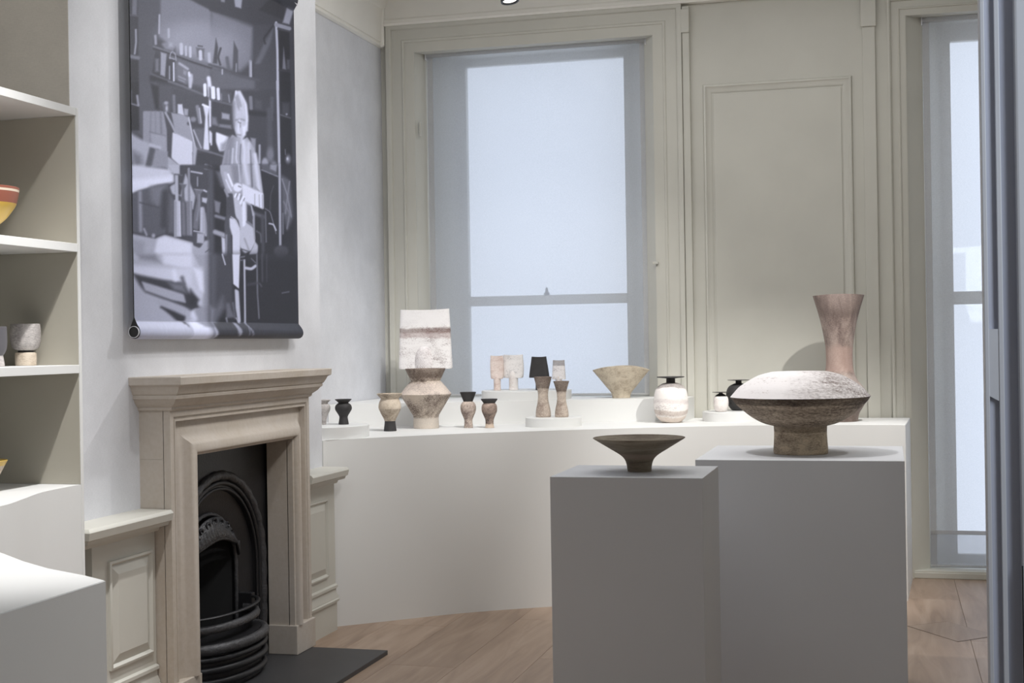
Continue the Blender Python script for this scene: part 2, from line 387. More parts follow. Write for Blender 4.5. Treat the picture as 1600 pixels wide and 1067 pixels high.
# ---- windows
def window(idx, opening, sash, rail, sill_z):
    x0, x1, z0, z1 = opening; sx0, sx1, sz0, sz1 = sash; r0, r1 = rail
    w = sroot('window_%d' % idx)
    Ys = YB+0.32
    # splayed box lining
    bm = bmesh.new()
    yf, yb = YB, Ys
    bx0 = x0+0.045 if idx == 1 else x0+0.09; bx1 = x1-0.066 if idx == 1 else x1-0.09
    ymid = YB+0.085
    def quad(a, b, c, d): bm.faces.new([bm.verts.new(p) for p in (a, b, c, d)])
    zt = z1
    for (xa, xb, xc) in ((x0, bx0, sx0-0.055), (x1, bx1, sx1+0.055)):
        s = -1 if xa == x0 else 1
        pl = [(xa, yf), (xb, ymid), (xb, ymid+0.06), (xc, yb), (xa, yb)]
        lo = [bm.verts.new((p[0], p[1], z0)) for p in pl]; hi = [bm.verts.new((p[0], p[1], zt)) for p in pl]
        for i in range(5): bm.faces.new((lo[i], lo[(i+1) % 5], hi[(i+1) % 5], hi[i]))
        bm.faces.new(lo); bm.faces.new(hi)
    bx(bm, x0, x1, Ys-0.02, Ys+0.08, sz1+0.05, z1+0.02)
    finish('shutter_lining', bm, M_wall, w, smooth=30)
    # sash frame
    bm = bmesh.new(); d0, d1 = Ys, Ys+0.05
    bx(bm, sx0-0.06, sx0, d0, d1, sz0-0.08, sz1+0.06); bx(bm, sx1, sx1+0.06, d0, d1, sz0-0.08, sz1+0.06)
    bx(bm, sx0, sx1, d0, d1, sz1, sz1+0.06); bx(bm, sx0, sx1, d0-0.01, d1, r0, r1); bx(bm, sx0, sx1, d0, d1, sz0-0.08, sz0)
    finish('sash_frame', bm, M_wall, w)
    box('pane', sx0, sx1, Ys+0.022, Ys+0.026, r1, sz1, M_glass, w); box('pane', sx0, sx1, Ys+0.022, Ys+0.026, sz0, r0, M_glass, w)
    if idx == 1:
        bm = bmesh.new(); lathe(bm, [(0.018, 0), (0.020, 0.012), (0.010, 0.02), (0.008, 0.04), (0.003, 0.05)], 16, center=((sx0+sx1)/2, Ys+0.0, r1))
        finish('sash_catch', bm, M_black, w, smooth=40)
    if sill_z is not None:
        box('window_board', x0, x1, YB+0.0, Ys, sill_z[0], sill_z[1], M_wall, w, 0.004)
    return w
s0 = on_y(727, 105, YB+0.32); s1 = on_y(974, 90, YB+0.32)
r1 = on_y(850, 461, YB+0.32).z; r0 = on_y(850, 476, YB+0.32).z
window(1, win1, (s0.x, s1.x, 1.06, s0.z), (r0, r1), (1.0, 1.055))
s2 = on_y(1493, 640, YB+0.32).x
window(2, win2, (s2, 1.36, 0.095, 3.15), (on_y(1520, 475, YB+0.32).z, on_y(1520, 455, YB+0.32).z), (0.03, 0.045))
bm = bmesh.new(); bx(bm, win2[0]-0.03, win2[1]+0.03, YB-0.006, YB+0.05, 0.0, 0.035, 0.004); finish('trim_1', bm, M_wall).__setitem__('kind', 'structure')
# small pulls on the window frame
box('shutter_pull', -2.855+0.012, -2.855+0.024, YB+0.005, YB+0.02, on_y(658, 213, YB).z, on_y(658, 190, YB).z, M_wall, wb_, 0.003)
bm = bmesh.new(); bx(bm, -1.36, -1.325, YB-0.035, YB-0.02, on_y(1024, 413, YB).z, on_y(1024, 409, YB).z, 0.002); finish('shutter_latch', bm, M_panel, wb_)

# ---- blinds
def blind(x0, x1, z0, z1, Yp, label, hem_z=None, cloth=None):
    t = root('roller_blind', label, 'window blind', (0, 0, 0))
    nx, nz = 60, 60; bm = bmesh.new(); vs = []
    for j in range(nz+1):
        row = []
        z = z0+(z1-z0)*j/nz
        for i in range(nx+1):
            x = x0+(x1-x0)*i/nx
            edge = math.exp(-min(x-x0, x1-x)/0.04)
            y = Yp+0.0012*math.sin(x*11+z*0.7)+0.0015*edge*math.sin(z*9+x)
            xx = x+(0.003*math.sin(z*6.0+1) if i in (0, nx) else 0)
            row.append(bm.verts.new((xx, y, z)))
        vs.append(row)
    for j in range(nz):
        for i in range(nx):
            bm.faces.new((vs[j][i], vs[j][i+1], vs[j+1][i+1], vs[j+1][i]))
    o = finish('cloth', bm, cloth or M_blind, t, smooth=60)
    hw = 0.036
    for (a, b, nm) in ((x0, x0+hw, 'side_hem'), (x1-hw, x1, 'side_hem')):
        box(nm, a, b, Yp-0.0035, Yp-0.0020, z0, z1-0.02, M_hem, t)
    bm = bmesh.new(); lathe(bm, [(0.018, 0), (0.018, x1-x0)], 20)
    bmesh.ops.rotate(bm, verts=bm.verts, cent=(0, 0, 0), matrix=Matrix.Rotation(math.pi/2, 3, 'Y'))
    bmesh.ops.translate(bm, verts=bm.verts, vec=(x0, Yp-0.008, z1-0.012)); finish('roller', bm, M_hem, t, smooth=40)
    for xx in (x0-0.008, x1+0.001):
        box('bracket', xx, xx+0.007, Yp-0.03, Yp+0.02, z1-0.045, z1+0.008, M_lampwhite, t, 0.002)
    if hem_z:
        box('hem_pocket', x0, x1, Yp-0.0040, Yp-0.0030, z0+0.004, hem_z, M_pocket, t)
        box('hem_pocket_seam', x0, x1, Yp-0.0055, Yp-0.0040, hem_z-0.012, hem_z+0.012, M_hem, t, 0.0005)
    bm = bmesh.new(); lathe(bm, [(0.008, 0), (0.008, x1-x0)], 12)
    bmesh.ops.rotate(bm, verts=bm.verts, cent=(0, 0, 0), matrix=Matrix.Rotation(math.pi/2, 3, 'Y'))
    bmesh.ops.translate(bm, verts=bm.verts, vec=(x0, Yp, z0+0.006)); finish('bottom_bar', bm, M_hem, t, smooth=40)
    return t
YBL = YB+0.095
bl0 = on_y(667.5, 84, YBL).x; bl1 = on_y(1008, 61, YBL).x
blind(bl0, bl1, 1.0625, on_y(667.5, 84, YBL).z, YBL, 'sheer white blind over the wide sash window, its foot behind the row of pots')
bl2 = on_y(1449.5, 640, YBL).x
blind(bl2+0.004, 1.50, on_y(1450, 885, YBL).z, on_y(1449.5, 27.8, YBL).z, YBL, 'sheer white floor-length blind at the right, with a seamed hem near the floor', hem_z=on_y(1500, 832, YBL).z, cloth=M_blind2)

# ---- dado and skirting on the chimney breast
def dado(n, y0, y1, py0, py1, ret):
    t = sroot('trim_%d' % n)
    XD = -2.64
    bm = bmesh.new(); bx(bm, XB, XD, y0, y1, 0.20, 0.74)
    finish('dado_board', bm, M_panel, t)
    # rail
    cap = [(0, 0), (0, 0.075), (0.006, 0.080), (0.016, 0.082), (0.022, 0.118), (0.034, 0.122), (0.040, 0.134), (0.066, 0.140), (0.070, 0.138), (0.078, 0.13), (0.080, 0)]
    def run(nm, z, pr):
        path = [(XB, y1, z), (XB, y0, z)]+([(XB-0.35, y0, z)] if ret else [])
        mould(nm, path, (0, 0, 1), [(b, a) for a, b in pr], M_panel, t, closed=False)
    run('dado_rail', 0.722, cap)
    # skirting
    sk = [(0, 0), (0, 0.062), (0.140, 0.062), (0.146, 0.072), (0.156, 0.074), (0.160, 0.066), (0.190, 0.078-0.01), (0.196, 0.092-0.03), (0.215, 0.085-0.02), (0.226, 0.064), (0.230, 0.06), (0.230, 0)]
    sk = [(0, 0), (0, 0.066), (0.140, 0.066), (0.143, 0.078), (0.154, 0.080), (0.158, 0.074), (0.166, 0.074), (0.186, 0.064), (0.205, 0.062), (0.210, 0.072), (0.222, 0.072), (0.228, 0.060), (0.228, 0)]
    run('skirting_board', 0.0, sk)
    # raised panel
    a, b, c, d = py0, py1, 0.275, 0.655
    pr = [(0, 0), (0, 0.010), (0.008, 0.013), (0.014, 0.006), (0.018, 0.0)]
    mould('panel_moulding', [(XD, a, c), (XD, b, c), (XD, b, d), (XD, a, d)], (1, 0, 0), [(p, q) for p, q in pr], M_panel, t)
    bm = bmesh.new()
    i = 0.016; j = 0.050
    lo = [bm.verts.new(p) for p in ((XD+0.001, a+i, c+i), (XD+0.001, b-i, c+i), (XD+0.001, b-i, d-i), (XD+0.001, a+i, d-i))]
    hi = [bm.verts.new(p) for p in ((XD+0.013, a+j, c+j), (XD+0.013, b-j, c+j), (XD+0.013, b-j, d-j), (XD+0.013, a+j, d-j))]
    for k in range(4): bm.faces.new((lo[k], lo[(k+1) % 4], hi[(k+1) % 4], hi[k]))
    bm.faces.new(hi); finish('raised_panel', bm, M_panel, t)
dado(2, 4.262, 4.688, 4.36, 4.655, True)
dado(3, 5.994, 6.44, 6.06, 6.335, False)

# ================================================================== FIREPLACE
YF0, YF1, YFC = 4.694, 5.986, 5.34
XF = -2.572
fp = root('fireplace_surround', 'pale limestone fireplace surround with moulded frame and deep mantel shelf', 'fireplace', (0, 0, 0))
OY0, OY1, OZ = 4.880, 5.800, 0.985
lw = 0.186
for (a, b, y0, y1) in (('leg', 'plinth_block', YF0, OY0), ('leg', 'plinth_block', OY1, YF1)):
    bm = bmesh.new(); bx(bm, XB+0.0, XF-0.028, y0, y1, 0.150, OZ+0.0); finish('leg', bm, M_stone, fp)
    bm = bmesh.new(); bx(bm, XB+0.0, XF+0.012, y0-(0.012 if y0 > 5 else 0.012), y1+0.012, 0.02, 0.150, 0.003); finish('plinth_block', bm, M_stone, fp)
box('lintel', XB+0.0, XF-0.028, YF0, YF1, OZ+0.0005, 1.172, M_stone, fp)
# outer flat frame with a fillet, then bolection
outp = [(YF0, 0.150), (YF0, 1.168), (YF1, 1.168), (YF1, 0.150)]
mould('outer_frame', [(XF-0.03, y, z) for y, z in outp], (1, 0, 0),
      [(0, 0), (0, 0.030), (-0.026, 0.030), (-0.028, 0.024), (-0.036, 0.022), (-0.038, 0.028), (-0.044, 0.028), (-0.046, 0.0)][::1], M_stone, fp, closed=False)
inp = [(OY0, 0.150), (OY0, OZ), (OY1, OZ), (OY1, 0.150)]
bol_old = [(0, 0), (0, 0.020), (0.007, 0.024), (0.009, 0.034), (0.018, 0.036), (0.021, 0.046), (0.034, 0.058), (0.050, 0.062), (0.066, 0.056), (0.082, 0.040), (0.098, 0.022), (0.115, 0.010), (0.136, 0.003), (0.136, 0)]
bol = [(0, 0), (0, 0.028), (0.007, 0.032), (0.009, 0.044), (0.018, 0.052), (0.030, 0.054), (0.042, 0.050), (0.055, 0.040), (0.070, 0.026), (0.088, 0.014), (0.110, 0.006), (0.136, 0.003), (0.136, 0)]
mould('bolection_moulding', [(XF-0.031, y, z) for y, z in inp], (1, 0, 0), [(a, b) for a, b in bol], M_stone, fp, closed=False, smooth=40)
# mantel: stacked mouldings returned round both ends
MZ0 = 1.165
mp = [(0.0, -0.14), (0.0, 0.006), (0.006, 0.012), (0.014, 0.012), (0.018, 0.018), (0.030, 0.034), (0.044, 0.044), (0.046, 0.050), (0.056, 0.052), (0.060, 0.050), (0.064, 0.056), (0.078, 0.064), (0.092, 0.070), (0.095, 0.076), (0.099, 0.084), (0.125, 0.086), (0.128, 0.083), (0.128, -0.14)]
bm = bmesh.new(); rings = []
for (h, o_) in mp:
    oo = max(o_, 0)
    if o_ < 0:
        pts = [(XB, YF0+0.02, 0), (XF-0.05, YF0+0.02, 0), (XF-0.05, YF1-0.02, 0), (XB, YF1-0.02, 0)]
    else:
        pts = [(XB, YF0-oo*0.85, 0), (XF+oo, YF0-oo*0.85, 0), (XF+oo, YF1+oo*0.85, 0), (XB, YF1+oo*0.85, 0)]
    rings.append([bm.verts.new((p[0], p[1], MZ0+h)) for p in pts])
for A, B in zip(rings[:-1], rings[1:]):
    for i in range(3): bm.faces.new((A[i], A[i+1], B[i+1], B[i]))
    bm.faces.new((A[3], A[0], B[0], B[3]))
bm.faces.new(rings[0]); bm.faces.new(rings[-1])
finish('mantel_shelf', bm, M_stone, fp, smooth=25)

# iron insert
XI = -2.712
ins = root('fireplace_insert', 'black cast-iron arched register grate inside the stone fireplace', 'fireplace grate', (0, 0, 0))
def arch_pts(hw, top, zb, n=28):
    zc = top-hw
    pts = [(YFC-hw, zb)]+[(YFC-hw*math.cos(math.pi*i/n), zc+hw*math.sin(math.pi*i/n)) for i in range(n+1)]+[(YFC+hw, zb)]
    return pts
def plate_with_arch(name, x0, x1, hw, top, Y0, Y1, Z1, zb, mat, hole_top=None):
    bm = bmesh.new(); ap = arch_pts(hw, top, zb)
    outer = []
    for (y, z) in ap:     # match outer boundary points
        if z <= zb+1e-6: outer.append((Y0 if y < YFC else Y1, zb))
        else:
            dy = y-YFC; dz = z-(top-hw)
            if abs(dy) < 1e-6: outer.append((YFC, Z1)); continue
            t = min(abs((Y1-YFC)/dy), (Z1-(top-hw))/dz if dz > 1e-6 else 1e9)
            outer.append((YFC+dy*t, (top-hw)+dz*t))
    A = [[bm.verts.new((x, p[0], p[1])) for p in ap] for x in (x0, x1)]
    O = [[bm.verts.new((x, p[0], p[1])) for p in outer] for x in (x0, x1)]
    n = len(ap)
    for i in range(n-1):
        bm.faces.new((A[1][i], A[1][i+1], O[1][i+1], O[1][i])); bm.faces.new((A[0][i], O[0][i], O[0][i+1], A[0][i+1]))
        bm.faces.new((A[0][i], A[0][i+1], A[1][i+1], A[1][i]))
    return finish(name, bm, mat, ins, smooth=30)
plate_with_arch('face_plate', XI-0.02, XI, 0.36, 0.80, 4.815, 5.872, 1.015, 0.02, M_iron)
# rope-edged arch ring
def ring(name, hw, top, r, x, mat, zb=0.02, seg=8, rope=0):
    bm = bmesh.new(); ap = arch_pts(hw, top, zb, 48)
    dense = []
    for (a, b) in zip(ap[:-1], ap[1:]):
        k = 14 if abs(b[1]-a[1]) > 0.15 else 1
        for q in range(k): dense.append((a[0]+(b[0]-a[0])*q/k, a[1]+(b[1]-a[1])*q/k))
    dense.append(ap[-1]); prev = None
    for i, p in enumerate(dense):
        q = dense[min(i+1, len(dense)-1)]; o = dense[max(i-1, 0)]
        t = Vector((0, q[0]-o[0], q[1]-o[1])).normalized(); s = t.cross(Vector((1, 0, 0)))
        rr = r*(1+0.12*math.sin(i*2.1)) if rope else r
        rg = [bm.verts.new(Vector((x, p[0], p[1]))+s*rr*math.cos(2*math.pi*k/seg)+Vector((1, 0, 0))*rr*math.sin(2*math.pi*k/seg)) for k in range(seg)]
        if prev:
            for k in range(seg): bm.faces.new((prev[k], prev[(k+1) % seg], rg[(k+1) % seg], rg[k]))
        else: bm.faces.new(rg)
        prev = rg
    bm.faces.new(prev[::-1]); return finish(name, bm, mat, ins, smooth=50)
ring('rope_moulding', 0.415, 0.862, 0.020, XI+0.004, M_ironorn, rope=1)
ring('arch_bead', 0.385, 0.830, 0.010, XI+0.004, M_iron)
ring('arch_bead', 0.365, 0.806, 0.007, XI, M_iron)
# recessed inner plate
def inner_plate():
    bm = bmesh.new(); x1 = XI-0.055
    ap = arch_pts(0.37, 0.81, 0.02); ip = arch_pts(0.265, 0.70, 0.02)
    A = [bm.verts.new((XI-0.015, p[0], p[1])) for p in ap]; B = [bm.verts.new((x1, p[0], p[1])) for p in ip]; D = [bm.verts.new((x1-0.02, p[0], p[1])) for p in ip]
    for i in range(len(ap)-1):
        bm.faces.new((A[i], A[i+1], B[i+1], B[i])); bm.faces.new((B[i], B[i+1], D[i+1], D[i]))
    return finish('splayed_plate', bm, M_iron, ins, smooth=30)
inner_plate()
ring('opening_bead', 0.262, 0.697, 0.009, XI-0.05, M_ironorn, rope=1)
# decorated hood
bm = bmesh.new(); zc = 0.435; n = 24; x = XI-0.045
bot = []; topv = []
for i in range(n+1):
    y = YFC-0.25+0.5*i/n; zt = zc+math.sqrt(max(0.0, 0.25**2-(y-YFC)**2))*0.995
    zb_ = 0.575+0.022*math.cos((y-YFC)/0.25*math.pi)
    topv.append((y, max(zt, zb_+0.002))); bot.append((y, min(zb_, max(zt-0.002, 0.5))))
F_ = [[bm.verts.new((x+0.035*(1-abs(2*i/n-1)**2)*(0.0 if q else 1)+0.012, p[0], p[1])) for i, p in enumerate(L)] for q, L in ((1, topv), (0, bot))]
for i in range(n): bm.faces.new((F_[0][i], F_[1][i], F_[1][i+1], F_[0][i+1]))
bmesh.ops.subdivide_edges(bm, edges=bm.edges[:], cuts=3)
hood = finish('decorated_hood', bm, M_ironorn, ins, smooth=60)
sol = hood.modifiers.new('t', 'SOLIDIFY'); sol.thickness = 0.01
bm = bmesh.new()
for i in range(n): pass
lipp = [(x+0.035*(1-abs(2*i/n-1)**2)+0.014, bot[i][0], bot[i][1]) for i in range(n+1)]
prev = None
for i, p in enumerate(lipp):
    rg = [bm.verts.new((p[0]+0.008*math.sin(2*math.pi*k/8), p[1], p[2]+0.008*math.cos(2*math.pi*k/8))) for k in range(8)]
    if prev:
        for k in range(8): bm.faces.new((prev[k], prev[(k+1) % 8], rg[(k+1) % 8], rg[k]))
    prev = rg
finish('hood_lip', bm, M_iron, ins, smooth=60)
# scrollwork relief on the hood
k_ = 0
for (yy, zz, rr) in ((-0.15, 0.60, 0.022), (-0.09, 0.615, 0.026), (-0.03, 0.625, 0.024), (0.03, 0.625, 0.024), (0.09, 0.615, 0.026), (0.15, 0.60, 0.022), (-0.06, 0.655, 0.02), (0.0, 0.665, 0.022), (0.06, 0.655, 0.02), (-0.12, 0.64, 0.016), (0.12, 0.64, 0.016)):
    bm = bmesh.new(); N = 14; s = 1 if yy < 0 else -1; prev = None
    for i in range(N+1):
        a = i/N*4.6; r = rr*(1-0.55*i/N)
        p = Vector((x+0.030, YFC+yy+s*r*math.cos(a), zz+r*math.sin(a)))
        rg = [bm.verts.new(p+Vector((0.006*math.sin(2*math.pi*k/5), 0.004*math.cos(2*math.pi*k/5)*math.cos(a), 0.004*math.cos(2*math.pi*k/5)))) for k in range(5)]
        if prev:
            for k in range(5): bm.faces.new((prev[k], prev[(k+1) % 5], rg[(k+1) % 5], rg[k]))
        prev = rg
    finish('scroll', bm, M_ironorn, ins, smooth=60)
# fire back and sides
bm = bmesh.new()
fb = [(XI-0.07, YFC-0.262), (XI-0.24, YFC-0.16), (XI-0.24, YFC+0.16), (XI-0.07, YFC+0.262)]
lo = [bm.verts.new((p[0], p[1], 0.12)) for p in fb]; hi = [bm.verts.new((p[0], p[1], 0.70)) for p in fb]
for i in range(3): bm.faces.new((lo[i], lo[i+1], hi[i+1], hi[i]))
bm.faces.new(lo); bm.faces.new(hi); finish('firebrick_lining', bm, M_soot, ins)
# bowed bars
def bar(name, z, rx, hw, h, d, mat, orn=False):
    bm = bmesh.new(); N = 30; prev = None
    for i in range(N+1):
        a = math.pi*i/N; y = YFC-hw*math.cos(a); xx = XI-0.02+(rx+0.02)*math.sin(a)**0.8
        nx_, ny_ = math.sin(a), -math.cos(a)
        sec = []
        for k in range(10):
            b = 2*math.pi*k/10
            off = d*math.cos(b)*(1+(0.2*math.sin(i*2.3+k) if orn else 0)); zz = z+h*math.sin(b)
            sec.append(bm.verts.new((xx+nx_*off, y+ny_*off, zz)))
        if prev:
            for k in range(10): bm.faces.new((prev[k], prev[(k+1) % 10], sec[(k+1) % 10], sec[k]))
        else: bm.faces.new(sec)
        prev = sec
    bm.faces.new(prev[::-1]); finish(name, bm, mat, ins, smooth=50)
bar('grate_bar', 0.310, 0.115, 0.285, 0.006, 0.010, M_iron)
bar('grate_bar', 0.262, 0.110, 0.270, 0.018, 0.016, M_ironorn, True)
bar('grate_bar', 0.188, 0.150, 0.290, 0.022, 0.020, M_ironorn, True)
bar('grate_bar', 0.148, 0.150, 0.290, 0.012, 0.014, M_iron)
bar('grate_bar', 0.105, 0.152, 0.288, 0.014, 0.014, M_iron)
bar('grate_bar', 0.055, 0.150, 0.280, 0.014, 0.014, M_iron)
# tray behind the thick bar and solid ash front
def bow(name, z0, z1, r0, hw):
    bm = bmesh.new(); N = 24; lo = []; hi = []
    for i in range(N+1):
        a = math.pi*i/N; y = YFC-hw*math.cos(a); xx = XI-0.02+(r0+0.02)*math.sin(a)**0.8
        lo.append(bm.verts.new((xx, y, z0))); hi.append(bm.verts.new((xx, y, z1)))
    for i in range(N): bm.faces.new((lo[i], lo[i+1], hi[i+1], hi[i]))
    bm.faces.new(hi); bm.faces.new(lo[::-1]); finish(name, bm, M_iron, ins, smooth=40)
bow('ash_front', 0.022, 0.170, 0.138, 0.275)
bow('fire_basket_floor', 0.196, 0.206, 0.135, 0.270)
for s in (-1, 1):
    bm = bmesh.new(); bx(bm, XI-0.05, XI+0.02, YFC+s*0.285-0.016, YFC+s*0.285+0.016, 0.022, 0.325, 0.004); finish('grate_post', bm, M_iron, ins)
bm = bmesh.new(); lathe(bm, [(0.006, 0), (0.006, 0.02), (0.014, 0.024), (0.016, 0.034), (0.010, 0.044), (0.004, 0.048)], 16)
bmesh.ops.rotate(bm, verts=bm.verts, cent=(0, 0, 0), matrix=Matrix.Rotation(math.pi/2, 3, 'Y'))
kp = on_x(403, 1034, -2.60)
bmesh.ops.translate(bm, verts=bm.verts, vec=(kp.x-0.03, kp.y, kp.z)); finish('damper_knob', bm, M_iron, ins, smooth=50)

hs = root('hearth_slab', 'dark slate hearth slab on the wooden floor before the fireplace', 'hearth', (0, 0, 0))
box('slab', XI-0.2, -2.197, 4.722, 5.962, 0.0, 0.02, M_slate, hs, 0.002)

# ================================================================== DISPLAY FURNITURE
# curved long plinth
front = smooth_curve([(-2.642, 6.525), (-2.475, 6.669), (-2.211, 6.900), (-1.982, 7.062), (-1.735, 7.205), (-1.42, 7.375), (-1.08, 7.53), (-0.70, 7.655), (-0.35, 7.70), (0.087, 7.70)], 5)
pts = [(XL+0.003, 6.45), (-2.700, 6.45), (-2.690, 6.480)]+front+[(0.122, YB-0.045), (XL+0.003, YB-0.045)]
lp = prism('curved_plinth', pts, 0.0, 0.93, M_white, None, 0.002)
tag(lp, 'long white plinth with a curved front below the windows, carrying most of the pots', 'plinth')
front2 = smooth_curve([(XL+0.003, 7.46), (-2.80, 7.57), (-2.45, 7.71), (-2.03, 7.87), (-1.65, 7.985), (-1.315, 8.05), (-1.135, 8.07)], 5)
st = prism('curved_step', front2+[(-1.12, YB-0.045), (XL+0.003, YB-0.045)], 0.9303, 1.06, M_white, None, 0.002)
tag(st, 'raised white step with a curved front on the long plinth, against the wide window', 'plinth')
def disc(name, x, y, z0, z1, r, label):
    bm = bmesh.new(); e = 0.002
    lathe(bm, [(r, 0), (r, z1-z0-e), (r-e, z1-z0)], 72)
    o = finish(name, bm, M_white, None, smooth=40, loc=(x, y, z0+0.0003)); tag(o, label, 'display stand'); return o
disc('round_riser', -2.80, 6.705, 0.93, 0.99, 0.232, 'round white riser at the fireplace end of the plinth, under the little black vase')
d2 = on_y(865, 660, 7.60); disc('round_riser', d2.x, 7.60, 0.93, 0.980, 0.157, 'small round white riser under the two brown waisted vases')
d3a = on_y(756, 615, 8.16).x; d3b = on_y(892, 615, 8.16).x
disc('round_riser', (d3a+d3b)/2, 8.15, 1.06, 1.112, (d3b-d3a)/2, 'round white riser on the upper step under the white spade-shaped pots')
d4a = on_y(1098, 650, 8.12).x; disc('round_riser', d4a+0.175, 8.12, 0.93, 0.985, 0.175, 'round white riser on the right of the plinth under the small white vase')

def pedestal(x0, x1, y0, y1, z, label, mat):
    bm = bmesh.new(); bx(bm, x0, x1, y0, y1, 0, z, 0.0015); o = finish('pedestal', bm, mat); tag(o, label, 'pedestal')
pedestal(-1.092, -0.584, 4.545, 4.985, 0.95, 'narrow white pedestal under the wide dark bowl', M_ped)
pedestal(-0.700, 0.055, 5.245, 5.955, 0.95, 'wide white pedestal under the large lens-shaped pot', M_ped)

# near low plinth bottom left (concave far side)
cp = [on_z(x, y, 0.86) for x, y in ((165, 907), (150, 903.5), (132, 899), (75, 888), (37, 877), (0, 862.5))]
cp = [(p.x, p.y) for p in cp]; e = cp[-1]
cp = cp+[(e[0]-0.05, e[1]), (e[0]-0.06, e[1]-0.15), (e[0]-0.06, 1.2), (cp[0][0], 1.2)]
o = prism('low_plinth', cp, 0, 0.86, M_white, None, 0.0015); tag(o, 'low white plinth in the bottom left corner with a curved far side', 'plinth')

# shelving unit
su = root('shelving_unit', 'white open shelving unit with taupe interior left of the fireplace', 'shelving', (0, 0, 0))
SXF, SXB = -2.56, -2.98
SY0, SY1 = 2.95, on_x(124, 300, SXF).y
zz = lambda y: on_x(124, y, SXF).z
zs = [(zz(182), zz(170)), (zz(394), zz(381)), (zz(583), zz(570))]
ztop = zs[0][1]; zbase = on_x(127, 757, SXF).z
box('side_panel', SXB, SXF, SY1-0.013, SY1, 0, ztop, M_white, su, 0.0008)
box('side_lining', SXB, SXF-0.004, SY1-0.0155, SY1-0.0132, zbase+0.001, zs[0][0]-0.001, M_taupe, su)
box('back_panel', SXB-0.012, SXB, SY0, SY1, 0, ztop, M_taupe, su)
box('side_panel', SXB, SXF, SY0-0.013, SY0, 0, ztop, M_white, su, 0.0008)
for a, b in zs: box('shelf', SXB+0.0005, SXF+0.0005, SY0+0.0005, SY1-0.0158, a, b, M_white, su, 0.0008)
bpx = [on_z(x, y, zbase) for x, y in ((65.6, 769), (37.5, 779), (0, 791))]
bp = smooth_curve([(SXF-0.001, SY1-0.0005), (SXF-0.004, SY1-0.08)]+[(p.x, p.y) for p in bpx]+[(bpx[-1].x-0.02, 3.25), (bpx[-1].x-0.06, 2.95)], 5)
bp = bp+[(SXB, 2.95), (SXB, SY1-0.0005)]
prism('curved_base', bp, 0.0, zbase, M_white, su, 0.001)

# ================================================================== POSTER (printed fabric banner on two tubes)
TL = {'A': (190, 0), 'B': (330, 0), 'C': (190, 130), 'D': (330, 130), 'E': (190, 260), 'F': (330, 260), 'G': (190, 400), 'H': (330, 400)}
